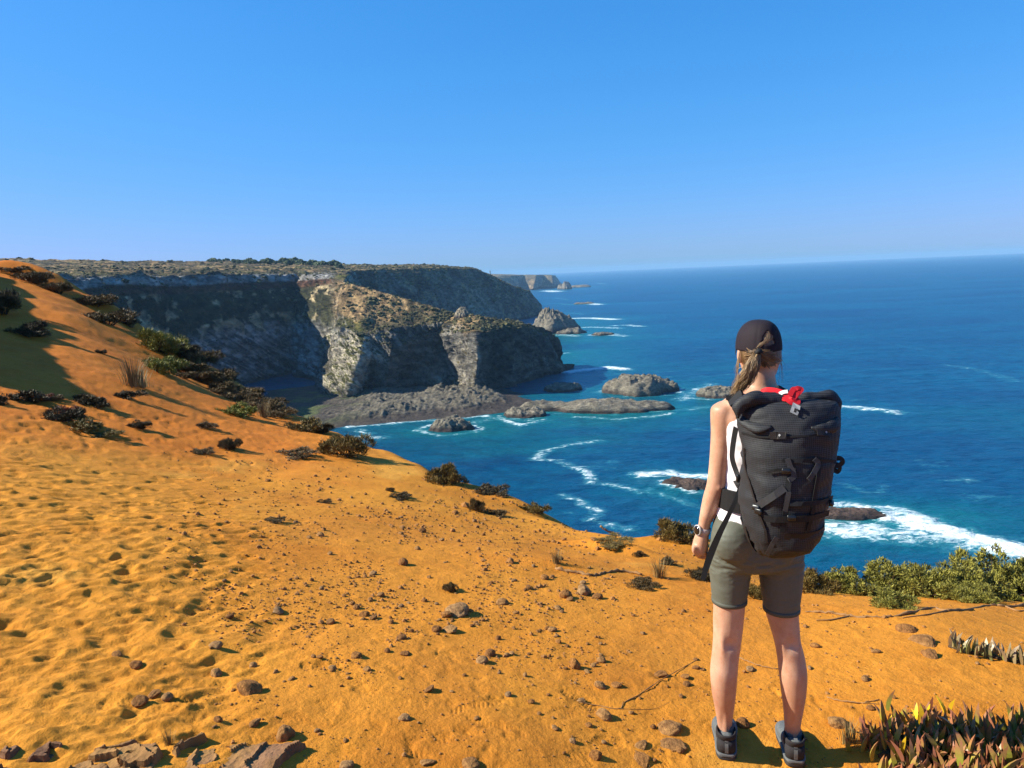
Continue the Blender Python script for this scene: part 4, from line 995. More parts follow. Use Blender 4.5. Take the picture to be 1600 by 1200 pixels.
# hair
def mat_hair():
    m = NT('hair', 0.42, 0.5)
    n = m.noise(m.pos((60, 60, 12), coord='Object'), 1.0, 3)
    c = m.ramp(m.math('ADD', m.math('MULTIPLY', n, 0.6), m.math('MULTIPLY', m.attr('shade', 'Fac'), 0.55)), [(0.25, (0.07, 0.038, 0.018)), (0.55, (0.26, 0.15, 0.068)), (0.85, (0.60, 0.40, 0.20))])
    m.col(c); return m.m
M['hair'] = mat_hair()
hrg = np.random.default_rng(5)
HV, HF, HS = [], [], []
def strand(pts, r0, sh):
    P = catmull(pts, 4); T = np.gradient(P, axis=0); T /= np.linalg.norm(T, axis=1, keepdims=True) + 1e-9
    o = len(HV); n = len(P); ang0 = hrg.uniform(0, 6.28)
    u = np.array((math.cos(ang0), math.sin(ang0), 0.1))
    for k in range(n):
        a_ = u - T[k] * (u @ T[k]); a_ /= np.linalg.norm(a_) + 1e-9; b_ = np.cross(T[k], a_)
        r_ = r0 * (1 - 0.8 * (k / (n - 1)) ** 3)
        for q_ in range(3):
            an = q_ * 2.094; HV.append(P[k] + (a_ * math.cos(an) + b_ * math.sin(an)) * r_); HS.append(sh)
    for k in range(n - 1):
        for q_ in range(3):
            q2 = (q_ + 1) % 3; HF.append((o + 3 * k + q_, o + 3 * k + q2, o + 3 * k + 3 + q2, o + 3 * k + 3 + q_))
tie = Pp(1184, 550, -0.108)
pony = [tie, Pp(1181, 559, -0.122), Pp(1175, 574, -0.122), Pp(1167, 590, -0.112), Pp(1157, 603, -0.095), Pp(1149, 613, -0.08)]
spread = (0.008, 0.017, 0.026, 0.028, 0.022, 0.017)
for k in range(950):
    o2 = hrg.normal(size=3); o2 /= np.linalg.norm(o2); rad_ = hrg.random() ** 0.45
    ln = hrg.uniform(0.72, 1.08)
    pts = []
    for i, (p_, s_) in enumerate(zip(pony, spread)):
        t = i / 5 * ln * 5; i0 = min(int(t), 4); pp = pony[i0] + (pony[i0 + 1] - pony[i0]) * (t - i0) if t <= 5 else pony[5] + (pony[5] - pony[4]) * (t - 5)
        pts.append(pp + o2 * s_ * rad_ * np.array((1, 0.7, 0.6)) + hrg.normal(size=3) * 0.0015 * i)
    strand(pts, hrg.uniform(0.0006, 0.0011), hrg.uniform(0, 1) * 0.6 + 0.4 * (o2[0] < 0) )
for k in range(420):            # hair swept back from the sides to the tie
    a = hrg.uniform(-1.25, 1.25); py = hrg.uniform(536, 571 - 7 * abs(a))
    R0 = 31 * pxm(1186, 550)
    c0 = Pp(1186, py, 0.004); p0 = c0 + np.array((math.sin(a) * R0 * 1.02, -math.cos(a) * 0.099, 0))
    mid = (p0 + tie) / 2; dirn = mid - Pp(1186, 553, 0.0); dirn[2] = 0; mid = Pp(1186, 553, 0.0) * np.array((1, 1, 0)) + np.array((0, 0, mid[2] - 0.004)) + dirn / (np.linalg.norm(dirn) + 1e-9) * np.array((1, 1, 0)) * 0.103
    strand([p0, mid, tie + hrg.normal(size=3) * 0.006], hrg.uniform(0.001, 0.0018), hrg.uniform(0, 0.6))
for k in range(160):            # hair seen through the opening at the back of the cap
    a = hrg.uniform(-0.4, 0.4); c0 = Pp(1186, 514, 0.0); p0 = c0 + np.array((math.sin(a) * 0.055, -math.cos(a) * 0.090, 0))
    strand([p0, Pp(1186, 526, 0) + np.array((math.sin(a) * 0.05, -math.cos(a) * 0.1005, 0)), tie + np.array((a * 0.012, 0.006, 0.012))], hrg.uniform(0.001, 0.002), hrg.uniform(0.1, 0.8))
for k in range(26):             # loose strands by the ears
    sx = -1 if k < 19 else 1
    p0 = Pp(1186 + sx * 31, 552 + hrg.uniform(-3, 5), -0.02 + hrg.uniform(-.02, .03)); dl = hrg.uniform(0.05, 0.16)
    strand([p0, p0 + np.array((sx * 0.008 + hrg.normal() * .003, -0.005, -dl * .4)), p0 + np.array((sx * hrg.uniform(-0.005, 0.03), 0.004, -dl))], 0.0007, hrg.uniform(0.4, 1.0))
hme = mesh_np('hair', np.array(HV), np.array(HF)); attr(hme, 'shade', np.array(HS)); hair_o = child('hair', hme, M['hair'], person)
hs = MB(); path_tube(hs, [tie + np.array((-0.004, -0.004, 0.006)), tie + np.array((0.0, -0.008, 0)), tie + np.array((0.002, -0.010, -0.006))], [0.0135, 0.0145, 0.0135], 14); child('hair_tie', hs.mesh('hair_tie'), M['black'], hair_o)
sk = MB(); vtube(sk, dens([(1186, 506, 10, 0.04, -.004), (1186, 512, 22, 0.072, -.003), (1186, 524, 29.3, 0.094, -0.004), (1186, 545, 31.6, 0.0985, -0.006), (1186.5, 558, 29.5, 0.088, -0.014), (1187, 568, 24, 0.064, -0.026)]), 32)
kme = sk.mesh('scalp'); attr(kme, 'shade', np.full(len(kme.vertices), 0.1)); child('scalp', kme, M['hair'], hair_o)

# watch
M['strap'] = simple('watch_strap', (0.62, 0.47, 0.44), 0.6, 0.3); M['glass_dark'] = simple('watch_face', (0.02, 0.014, 0.012), 0.12, 0.5); M['steel'] = simple('watch_case', (0.55, 0.5, 0.47), 0.3, 0.5)
wc = Pp(1099.2, 827.5, 0.036); wax = (Pp(1095, 846, 0.043) - Pp(1103, 811, 0.028)); wax /= np.linalg.norm(wax)
wm = MB(); path_tube(wm, [wc - wax * 0.0115, wc - wax * 0.0105, wc + wax * 0.0105, wc + wax * 0.0115], [0.0235, 0.0262, 0.0262, 0.0235], 28)
watch = child('watch', wm.mesh('watch'), M['strap'], person)
wd = np.array((-0.93, -0.36, 0.0)); wd -= wax * (wd @ wax); wd /= np.linalg.norm(wd)
cc = wc + wd * 0.0255
wm = MB(); path_tube(wm, [cc - wd * 0.004, cc - wd * 0.003, cc + wd * 0.004, cc + wd * 0.0052], [0.0185, 0.0205, 0.0205, 0.0185], 24); child('case', wm.mesh('case'), M['steel'], watch)
wm = MB(); path_tube(wm, [cc + wd * 0.0045, cc + wd * 0.0062], [0.0172, 0.0168], 24); child('dial', wm.mesh('dial'), M['glass_dark'], watch)

# shoes
M['shoe_blue'] = simple('shoe_mesh', (0.14, 0.148, 0.15), 0.8, 0.2, 120, 0.5, (0.4, 0.003)); M['shoe_dark'] = simple('shoe_collar', (0.035, 0.030, 0.032), 0.85, 0.2, 60, 0.3)
M['sole'] = simple('shoe_sole', (0.05, 0.048, 0.05), 0.8, 0.2, 40, 0.3); M['sole_light'] = simple('shoe_midsole', (0.15, 0.15, 0.15), 0.7, 0.2, 40, 0.2); M['sock'] = simple('sock', (0.14, 0.12, 0.12), 0.9, 0.1)
def shoe(ax, ay, dy, yaw):
    A = Pp(ax, ay, dy); g0, _ = drop_ground(A[0], A[1]); gz = g0.z - 0.006
    fw = np.array((math.sin(yaw), math.cos(yaw), 0)); rt = np.array((fw[1], -fw[0], 0)); org = np.array((A[0], A[1], gz)) - fw * 0.066
    def sect(s, w, z0, z1, n=26, e=2.6, shift=0.0):
        a = np.linspace(0, 2 * math.pi, n, endpoint=False); ca, sa = np.cos(a), np.sin(a)
        x = np.sign(ca) * np.abs(ca) ** (2 / e) * w + shift; z = (np.sign(sa) * np.abs(sa) ** (2 / e) * 0.5 + 0.5) * (z1 - z0) + z0
        return org + fw * s * 0.9 + rt * x[:, None] + np.array((0, 0, 1)) * z[:, None]
    S = [(0.004, .018, .03, .085), (0.010, .026, .022, .098), (0.03, .034, .02, .106), (0.06, .037, .02, .104), (0.09, .038, .02, .096), (0.125, .040, .02, .086), (0.16, .044, .02, .074), (0.20, .046, .02, .062), (0.235, .043, .02, .054), (0.258, .033, .02, .046), (0.27, .018, .022, .036)]
    m = MB().ring_tube([sect(*r_) for r_ in catmull(np.array(S), 3)]); so = child('shoe', m.mesh('shoe'), M['shoe_blue'], person)
    S2 = [(-0.006, .020, .010, .026), (0.0, .030, .004, .030), (0.03, .039, .0, .030), (0.08, .040, .002, .028), (0.13, .042, .002, .027), (0.19, .049, .0, .027), (0.24, .046, .002, .028), (0.268, .034, .008, .030), (0.28, .018, .014, .030)]
    m = MB().ring_tube([sect(*r_, 26, 4.0) for r_ in catmull(np.array(S2), 3)]); child('sole', m.mesh('sole'), M['sole'], so)
    m = MB().ring_tube([sect(r_[0] * 1.0, r_[1] + 0.0015, r_[3] - 0.006, r_[3] + 0.006, 26, 4.0) for r_ in catmull(np.array(S2), 3)]); child('midsole', m.mesh('midsole'), M['sole_light'], so)
    cl = MB(); rg = []
    for dz, k in ((0.066, 1.0), (0.085, 1.04), (0.102, 1.03), (0.110, 0.94), (0.106, 0.84)):
        c = org + fw * (0.060 - 0.02 * (dz - .066) / .04) + np.array((0, 0, dz + 0.004)); rg.append(hring(c, 0.0375 * k, 0.050 * k, 28, 2.3, -yaw))
    child('collar', cl.ring_tube(rg, cap=False).mesh('collar'), M['shoe_dark'], so)
    cl = MB(); rg = []
    for dz, k in ((0.03, 1.0), (0.06, 1.06), (0.085, 1.02)):
        c = org + fw * 0.028 + np.array((0, 0, dz)); rg.append(hring(c, 0.0345 * k, 0.031 * k, 24, 2.4, -yaw))
    child('heel_counter', cl.ring_tube(rg).mesh('heel_counter'), M['shoe_dark'], so)
    ribbon([org + fw * (-0.004) + np.array((0, 0, 0.040)), org + fw * (-0.0055) + np.array((0, 0, 0.065)), org + fw * 0.000 + np.array((0, 0, 0.088)), org + fw * (-0.001) + np.array((0, 0, 0.108)), org + fw * 0.012 + np.array((0, 0, 0.117))], 0.013, 0.003, -fw, 4, 'heel_tab', M['sole_light'], so)
    sk_ = MB(); rg = []
    for dz, r_ in ((0.07, .036), (0.10, .033), (0.116, .031), (0.120, .0275)):
        c = np.array((A[0], A[1], gz + dz)) + fw * (0.003); rg.append(hring(c, r_, r_ * 1.22, 24))
    child('sock', sk_.ring_tube(rg).mesh('sock'), M['sock'], so)
shoe(1134, 1168, 0.006, 0.24); shoe(1239, 1176, -0.032, 0.22)

# ------------------------------------------------------------------ backpack
def mat_ripstop(name, base, line, step=0.0062):
    m = NT(name, 0.62, 0.22)
    sep = m.n('ShaderNodeSeparateXYZ'); m.l(m.pos((1, 1, 1), coord='Object'), sep.inputs[0])
    xx = m.math('ADD', sep.outputs[0], m.math('MULTIPLY', sep.outputs[1], -0.8))
    g = None
    for o_ in (xx, sep.outputs[2]):
        f_ = m.math('ABSOLUTE', m.math('SUBTRACT', m.math('FRACT', m.math('DIVIDE', o_, step)), 0.5))
        l_ = m.math('GREATER_THAN', f_, 0.36); g = l_ if g is None else m.math('MAXIMUM', g, l_)
    c = m.mix(base, line, g)
    n = m.noise(m.pos(coord='Object'), 14, 4)
    m.col(c); m.bump(n, 0.35, 0.01); return m.m
M['ripstop'] = mat_ripstop('pack_ripstop', (0.014, 0.014, 0.016), (0.045, 0.045, 0.051)); M['pack_dark'] = simple('pack_base_cloth', (0.017, 0.012, 0.012), 0.6, 0.3, 30, 0.3, (0.3, 0.006))
M['red'] = simple('red_webbing', (0.62, 0.012, 0.02), 0.6, 0.3, 60, 0.15); M['grey_strap'] = simple('grey_webbing', (0.045, 0.045, 0.05), 0.6, 0.3, 80, 0.3); M['plastic'] = simple('black_plastic', (0.012, 0.012, 0.013), 0.3, 0.5)
pack = empty('backpack', Vector((Pp(1225, 862, -0.27)[0], YP - 0.27, Pp(1225, 862, -0.27)[2])), 'black roll-top hiking backpack with a red bow on the hiker\'s back', 'backpack')
def BP(px, py, dy=-0.27): return at(px, py, YP + dy)
rows = [(1183, 1236, 860, .06, -.25), (1174, 1256, 853, .10, -.255), (1164, 1276, 838, .125, -.262), (1156, 1287, 815, .135, -.268), (1153, 1294, 785, .142, -.27), (1153.5, 1299, 755, .145, -.272), (1156, 1302, 725, .143, -.27), (1157, 1307, 695, .14, -.268), (1153, 1311, 665, .135, -.262), (1150, 1311, 645, .125, -.258), (1154, 1306, 630, .105, -.255), (1166, 1294, 622, .07, -.25)]
prows = catmull(np.array(rows), 6); rings = []
for xl, xr, py, ry, dy in prows:
    c = BP((xl + xr) / 2, py, dy); rings.append(hring(c, (xr - xl) / 2 * to_px(c)[2] / F * 0.91, ry, 88, 2.35, -0.30))
pb = MB().ring_tube(rings); pme = pb.mesh('pack_body'); v = co(pme); n_ = nrm(pme)
crease = fbm(v * np.array((7, 7, 18)) + 2, 4, 0.55, True) * 0.010 + fbm(v * np.array((26, 26, 12)) + 8, 3, 0.5, True) * 0.0045 * sstep(BP(1225, 790)[2], BP(1225, 850)[2], v[:, 2]) + fbm(v * 5 + 4, 2) * 0.008
set_co(pme, v + n_ * crease[:, None])
child('pack_body', pme, M['ripstop'], pack)
p_bvh = BVHTree.FromPolygons([tuple(x) for x in co(pme)], [tuple(p_.vertices) for p_ in pme.polygons])
def onpack(px, py, off=0.004):
    h = p_bvh.ray_cast(Vector(EYE), Vector(ray(px, py)).normalized())
    if h[0] is None:
        n0 = p_bvh.find_nearest(Vector(BP(px, py, -0.3))); return np.array(n0[0] + n0[1] * off), np.array(n0[1])
    nn = h[1] if h[1].dot(Vector(ray(px, py))) < 0 else -h[1]
    return np.array(h[0] + nn * off), np.array(nn)
def webbing(px_pts, width, mat='black', off=0.004, name='strap', thick=0.002, m=5):
    P_ = [onpack(x, y, off) for x, y in px_pts]
    return ribbon([p_[0] for p_ in P_], width, thick, [p_[1] for p_ in P_], m, name, M[mat], pack)
# base panel
br_ = []
for xl, xr, py, ry, dy in prows:
    if py < 806: continue
    c = BP((xl + xr) / 2, py, dy); br_.append(hring(c, ((xr - xl) / 2 + 1.0) * to_px(c)[2] / F * 0.91, ry + 0.005, 88, 2.35, -0.30))
bm_ = MB().ring_tube(br_, cap=False)
bm_.f = [fc for k, fc in enumerate(bm_.f) if not (50 < (k % 88) < 62)]
child('base_panel', bm_.mesh('base_panel'), M['pack_dark'], pack)
# rolled closure with drooping ends
rt = catmull([BP(1152, 655, -.30), BP(1158, 634, -.30), BP(1178, 622, -.30), BP(1205, 625, -.30), BP(1232, 630, -.305), BP(1262, 625, -.30), BP(1286, 620, -.295), BP(1298, 623, -.29), BP(1302, 642, -.29), BP(1299, 660, -.292)], 8)
rm = MB(); path_tube(rm, rt, np.interp(np.linspace(0, 1, len(rt)), (0, .08, .22, .45, .62, .82, .93, 1), (0.008, 0.019, 0.026, 0.019, 0.019, 0.026, 0.020, 0.008)), 26, 1.15, up=(0, -1, 0))
rme = rm.mesh('roll_top'); v = co(rme); n_ = nrm(rme); set_co(rme, v + n_ * (0.011 * fbm(v * np.array((20, 16, 24)) + 6, 4, 0.5))[:, None]); child('roll_top', rme, M['ripstop'], pack)
for px_l in ([(1154, 648), (1166, 660), (1186, 669), (1206, 667)], [(1309, 655), (1300, 666), (1285, 671), (1266, 668)]):
    fm = MB(); path_tube(fm, catmull([onpack(x, y, 0.002)[0] for x, y in px_l], 6), np.interp(np.linspace(0, 1, 19), (0, .3, .7, 1), (0.010, 0.020, 0.018, 0.005)), 18, 0.6, up=(0, -1, 0))
    fe = fm.mesh('roll_fold'); v = co(fe); n_ = nrm(fe); set_co(fe, v + n_ * (0.006 * fbm(v * 22 + 6, 3, 0.5))[:, None]); child('roll_fold', fe, M['ripstop'], pack)
# closure strap, seam, tabs with diamonds
webbing([(1160, 676), (1185, 682), (1210, 683), (1240, 682), (1270, 680), (1300, 674)], 0.006, 'black', 0.003, 'seam')
for x0, x1, y in ((1204, 1229, 680), (1275, 1297, 676)):
    tb = webbing([(x0, y), ((x0 + x1) / 2, y + 0.5), (x1, y)], 0.022, 'pack_dark', 0.007, 'tab', 0.004)
    c, n0 = onpack((x0 + x1) / 2 + 2, y + 0.3, 0.0105)
    d_ = 0.0042; rr_ = np.cross(n0, (0, 0, 1)); rr_ /= np.linalg.norm(rr_); uu = np.cross(rr_, n0)
    dm = MB()
    for k in range(4):
        a0, a1 = k * math.pi / 2, (k + 1) * math.pi / 2
        o_ = len(dm.v)
        for rad_, aa in ((d_, a0), (d_, a1), (d_ * 0.45, a1), (d_ * 0.45, a0)): dm.v.append(tuple(c + (rr_ * math.cos(aa) * 0.8 + uu * math.sin(aa)) * rad_))
        dm.f.append((o_, o_ + 1, o_ + 2, o_ + 3))
    child('diamond_mark', dm.mesh('diamond_mark', False), M['white_plastic'], pack)
# logo: slanted block C
lg = MB()
def quad_px(pts, off):
    o_ = len(lg.v)
    for x, y in pts: lg.v.append(tuple(onpack(x, y, off)[0]))
    lg.f.append(tuple(range(o_, o_ + len(pts))))
L0 = np.array((1243.0, 642.0)); ex = np.array((6.6, 2.6)); ey = np.array((-3.2, 7.2))
def LP(u, v_): q_ = L0 + ex * u + ey * v_; return (q_[0], q_[1])
for (u0, u1, v0, v1) in ((-1, 0.75, -0.8, -0.3), (-1, -0.3, -0.3, 0.35), (-1, 0.75, 0.35, 0.85), (0.25, 0.75, 0.0, 0.35)):
    quad_px([LP(u0, v0), LP(u1, v0), LP(u1, v1), LP(u0, v1)], 0.012)
child('logo', lg.mesh('logo', False), simple('logo_print', (0.26, 0.27, 0.29), 0.6, 0.2), pack)
# red bow across the top
def red(pts, w): ribbon([at(x, y, YP + d_) for x, y, d_ in pts], w, 0.003, (0, -0.75, 0.65), 6, 'red_strap', M['red'], pack)
red([(1188, 613, -.17), (1200, 609, -.20), (1218, 612, -.25), (1236, 620, -.31)], 0.024)
red([(1214, 619, -.29), (1226, 624, -.325), (1238, 623, -.34), (1246, 612, -.335), (1240, 608, -.33), (1234, 618, -.34)], 0.016)
red([(1226, 620, -.32), (1234, 627, -.345), (1243, 631, -.352), (1246, 626, -.345), (1238, 620, -.34)], 0.018)
red([(1240, 622, -.34), (1250, 612, -.335), (1252, 608, -.33), (1244, 607, -.33), (1238, 618, -.335)], 0.014)
ribbon([at(1218, 616, YP - .28), at(1224, 613, YP - .285), at(1231, 612, YP - .29)], 0.014, 0.004, (0, -0.7, 0.7), 4, 'white_toggle', M['white_plastic'], pack)
# compression straps, centre webbing and buckles
webbing([(1222, 718), (1238, 720), (1256, 719), (1280, 719), (1303, 722)], 0.012, 'black', 0.006)
webbing([(1230, 716), (1234, 728), (1240, 742), (1232, 752)], 0.016, 'grey_strap', 0.010)
webbing([(1270, 716), (1276, 726), (1268, 740), (1262, 750)], 0.016, 'grey_strap', 0.010)
webbing([(1200, 737), (1212, 733), (1226, 733), (1234, 734)], 0.008, 'black', 0.008)
webbing([(1226, 762), (1210, 774), (1196, 783), (1184, 792)], 0.022, 'grey_strap', 0.008)
webbing([(1236, 724), (1233, 750), (1230, 775), (1227, 800), (1222, 830)], 0.016, 'black', 0.007, 'daisy_chain')
webbing([(1196, 808), (1215, 810), (1240, 809), (1266, 807), (1290, 800)], 0.020, 'black', 0.010)
webbing([(1234, 787), (1255, 786), (1280, 783), (1297, 776)], 0.014, 'black', 0.008)
webbing([(1232, 768), (1230, 780), (1226, 796)], 0.014, 'grey_strap', 0.012)
webbing([(1280, 722), (1276, 745), (1272, 770), (1268, 800), (1260, 830)], 0.012, 'black', 0.006)
webbing([(1214, 836), (1208, 846), (1203, 856), (1200, 864)], 0.014, 'grey_strap', 0.012, 'strap_tail')
webbing([(1164, 700), (1166, 730), (1172, 752), (1180, 780), (1186, 800), (1196, 828), (1198, 846)], 0.008, 'pack_dark', 0.004, 'pocket_edge')
for x, y in ((1184, 793), (1188, 798), (1228, 735), (1236, 808), (1294, 786)):
    c, n0 = onpack(x, y, 0.010); t_ = np.cross(n0, (0, 0, 1)); t_ /= np.linalg.norm(t_)
    bk = MB(); box_mb(bk, c, 0.026, 0.012, 0.018, np.array((t_, n0, np.cross(t_, n0)))); child('buckle', bk.mesh('buckle'), M['plastic'], pack)
# loops sticking out on the right
for pts in ([(1300, 718, -.27), (1312, 716, -.27), (1317, 722, -.268), (1308, 728, -.27), (1300, 724, -.27)], [(1302, 722, -.26), (1312, 730, -.262), (1308, 737, -.26), (1300, 730, -.262)]):
    ribbon([at(x, y, YP + d_) for x, y, d_ in pts], 0.016, 0.002, (0.3, -0.9, 0.2), 6, 'strap_loop', M['black'], pack)
# shoulder straps and hip belt
for s_, pts in ((-1, [(1152, 628, -.14), (1148, 618, -.09), (1147, 620, -.02), (1150, 640, 0.06), (1152, 690, 0.10), (1146, 735, 0.06), (1150, 755, -.06), (1160, 762, -.15)]), (1, [(1228, 624, -.14), (1222, 612, -.07), (1219, 618, 0.0), (1216, 645, 0.09), (1214, 690, 0.125), (1222, 740, 0.08), (1240, 760, -.04), (1250, 765, -.14)])):
    P_ = [at(x, y, YP + d_) for x, y, d_ in pts]; ctr = Pp(1182, 690, 0)
    ribbon(P_, [0.055, 0.06, 0.06, 0.055, 0.05, 0.035, 0.025, 0.02], 0.012, [((p_ - ctr) * np.array((1, 1, 0.3)) + np.array((0, 0, 0.35 if i in (1, 2) else 0))) for i, p_ in enumerate(P_)], 6, 'shoulder_strap', M['black'], pack)
ribbon([at(1150, 668, YP - .13), at(1146, 690, YP - .11), at(1144, 715, YP - .10), at(1150, 736, YP - .11), at(1156, 752, YP - .14)], 0.020, 0.003, (-0.8, -0.6, 0), 6, 'side_strap', M['black'], pack)
hb_ = []; 
for a in np.linspace(-150, 150, 31):
    c = Pp(1180, 772, 0); hb_.append(c + np.array((math.sin(R(a + 180)) * 0.136, math.cos(R(a + 180)) * 0.124, 0.0)))
hb_ = hb_[::1]
ribbon(hb_, 0.078, 0.012, [(p_ - Pp(1180, 772, 0)) * np.array((1, 1, 0)) for p_ in hb_], 1, 'hip_belt', M['black'], pack)
ribbon([at(1157, 756, YP - .15), at(1150, 780, YP - .17), at(1138, 806, YP - .17), at(1125, 832, YP - .165), at(1112, 862, YP - .155), at(1104, 885, YP - .15), at(1098, 906, YP - .15)], [0.010, 0.014, 0.016, 0.02, 0.024, 0.022, 0.016], 0.002, (-0.35, -0.93, 0), 6, 'belt_tail', M['black'], pack)
bk = MB(); box_mb(bk, at(1157, 747, YP - .16), 0.03, 0.014, 0.03); child('buckle', bk.mesh('buckle'), M['plastic'], pack)
# ------------------------------------------------------------------ scrub on the headlands (beyond counting)
def ico(sub):
    t = (1 + 5 ** 0.5) / 2
    v = np.array([(-1, t, 0), (1, t, 0), (-1, -t, 0), (1, -t, 0), (0, -1, t), (0, 1, t), (0, -1, -t), (0, 1, -t), (t, 0, -1), (t, 0, 1), (-t, 0, -1), (-t, 0, 1)], float)
    f = [(0, 11, 5), (0, 5, 1), (0, 1, 7), (0, 7, 10), (0, 10, 11), (1, 5, 9), (5, 11, 4), (11, 10, 2), (10, 7, 6), (7, 1, 8), (3, 9, 4), (3, 4, 2), (3, 2, 6), (3, 6, 8), (3, 8, 9), (4, 9, 5), (2, 4, 11), (6, 2, 10), (8, 6, 7), (9, 8, 1)]
    v = [tuple(p / np.linalg.norm(p)) for p in v]
    for _ in range(sub):
        cache = {}; nf = []
        def mid(a, b):
            k = (min(a, b), max(a, b))
            if k not in cache:
                p = (np.array(v[a]) + np.array(v[b])) / 2; v.append(tuple(p / np.linalg.norm(p))); cache[k] = len(v) - 1
            return cache[k]
        for a, b, c in f:
            ab, bc, ca = mid(a, b), mid(b, c), mid(c, a); nf += [(a, ab, ca), (b, bc, ab), (c, ca, bc), (ab, bc, ca)]
        f = nf
    return np.array(v), np.array(f)
def mass(name, pts, sizes, hfac, mat, label, cat, sub=1, seed=1, jag=0.45):
    v0, f0 = ico(sub); n = len(pts); g = np.random.default_rng(seed)
    V_ = v0[None] * (1 + g.uniform(-jag, jag, (n, len(v0), 1)))
    V_ = V_ * (sizes[:, None, None] * np.array((1, 1, hfac))) + pts[:, None]
    F_ = f0[None] + (np.arange(n) * len(v0))[:, None, None]
    me = mesh_np(name, V_.reshape(-1, 3), F_.reshape(-1, 3), False)
    attr(me, 'shade', np.repeat(g.uniform(0, 1, n), len(v0)))
    return obj(name, me, mat, label=label, cat=cat, kind='stuff')
M['heath'] = mat_leaf('heath_scrub', (0.045, 0.042, 0.018), (0.15, 0.13, 0.055), 0.3, 0.9); M['pine_far'] = mat_leaf('far_pines', (0.04, 0.06, 0.025), (0.10, 0.12, 0.05), 0.2, 0.9)
def pick(V, cond, n, seed):
    g = np.random.default_rng(seed); idx = np.nonzero(cond.ravel())[0]
    return V.reshape(-1, 3)[g.choice(idx, min(n, len(idx)), replace=False)]
nz = np.abs(gnormals(V_NEAR)[..., 2]); jj = np.arange(V_NEAR.shape[1])[None, :] + 0 * nz
p1 = pick(V_NEAR, (nz > 0.72) & (V_NEAR[..., 2] > 16) & (jj > 80), 3000, 2)
g = np.random.default_rng(3)
mass('heath_scrub', p1, g.lognormal(-1.0, 0.45, len(p1)) * (0.55 + p1[:, 1] / 400), 0.6, M['heath'], 'low dark scrub dotted over the near headland', 'scrub', 1, 4)
nz = np.abs(gnormals(V_MID)[..., 2]); p2 = pick(V_MID, (nz > 0.55) & (V_MID[..., 2] > 20), 1200, 5)
mass('heath_scrub', p2, g.lognormal(-0.15, 0.4, len(p2)), 0.55, M['heath'], 'low dark scrub dotted over the middle headland', 'scrub', 1, 6)
wp = []
for k in range(260):
    px = g.choice([g.uniform(325, 400), g.uniform(395, 470), g.uniform(440, 530)]); Y = g.uniform(520, 600)
    wp.append(at(px, 409 + g.uniform(-1.5, 5) + (px > 470) * 3, Y))
wp = np.array(wp); mass('far_wood', wp, g.lognormal(0.35, 0.45, len(wp)), 0.8, M['pine_far'], 'hazy green wood on the skyline above the bay', 'wood', 2, 8, 0.3)
tw = at(766, 429, 2000); tm_ = MB(); path_tube(tm_, [tw + np.array((0, 0, z)) for z in (-4, 0, 5, 8, 8.4, 10.5, 11.5)], [2.2, 1.9, 1.4, 1.2, 1.9, 1.4, 0.2], 12)
obj('tower', tm_.mesh('tower'), simple('tower_render', (0.25, 0.24, 0.23), 0.8, 0.2, 0.5, 0.2), label='tiny thin tower on the skyline of the farthest headland', cat='tower')

# ------------------------------------------------------------------ stones
def stone_mesh(seed, sub=2, flat=0.7, sharp=0.5):
    v0, f0 = ico(sub); g = np.random.default_rng(seed)
    p = v0 * g.uniform(0.75, 1.2, 3)
    for k in range(7):                       # chip off flat faces
        n = g.normal(size=3); n /= np.linalg.norm(n); d = p @ n; lim = g.uniform(0.55, 0.85)
        p = p - n * np.maximum(d - lim, 0)[:, None] * sharp
    p = p * (1 + 0.16 * fbm(v0 * 1.7 + seed, 3))[:, None]
    p[:, 2] *= flat; p /= np.abs(p[:, :2]).max()
    return mesh_np('stone', p, f0, sharp < 0.7)
STONES = [stone_mesh(40 + k, 2, 0.55 + 0.06 * (k % 5), 0.35 + 0.1 * (k % 6)) for k in range(10)]
STONES_BIG = [stone_mesh(70 + k, 4, 0.6 + 0.07 * (k % 4), 0.4 + 0.1 * (k % 5)) for k in range(6)]
for m_ in STONES + STONES_BIG: m_.materials.append(M['stone'])
srg = np.random.default_rng(77)
def stone(px, py, wpx, label, group=None, big=None, aspect=1.0, sink=0.33):
    p, n = hit_ground(px, py); dist = to_px(np.array(p))[2]
    if dist > 25 or n is None: return None
    r_ = wpx * dist / F / 2
    meb = (STONES_BIG if big is not None else STONES)[(big if big is not None else srg.integers(10)) % (6 if big is not None else 10)]
    o = obj('stone', meb, None, label=label, cat='stone', group=group)
    o.scale = (r_, r_ * srg.uniform(0.7, 1.1), r_ * aspect * srg.uniform(0.8, 1.15)); o.rotation_euler = (srg.normal() * 0.15, srg.normal() * 0.15, srg.uniform(0, 6.28))
    o.location = (p.x, p.y, p.z + r_ * 0.6 * aspect * (1 - 2 * sink)); return o
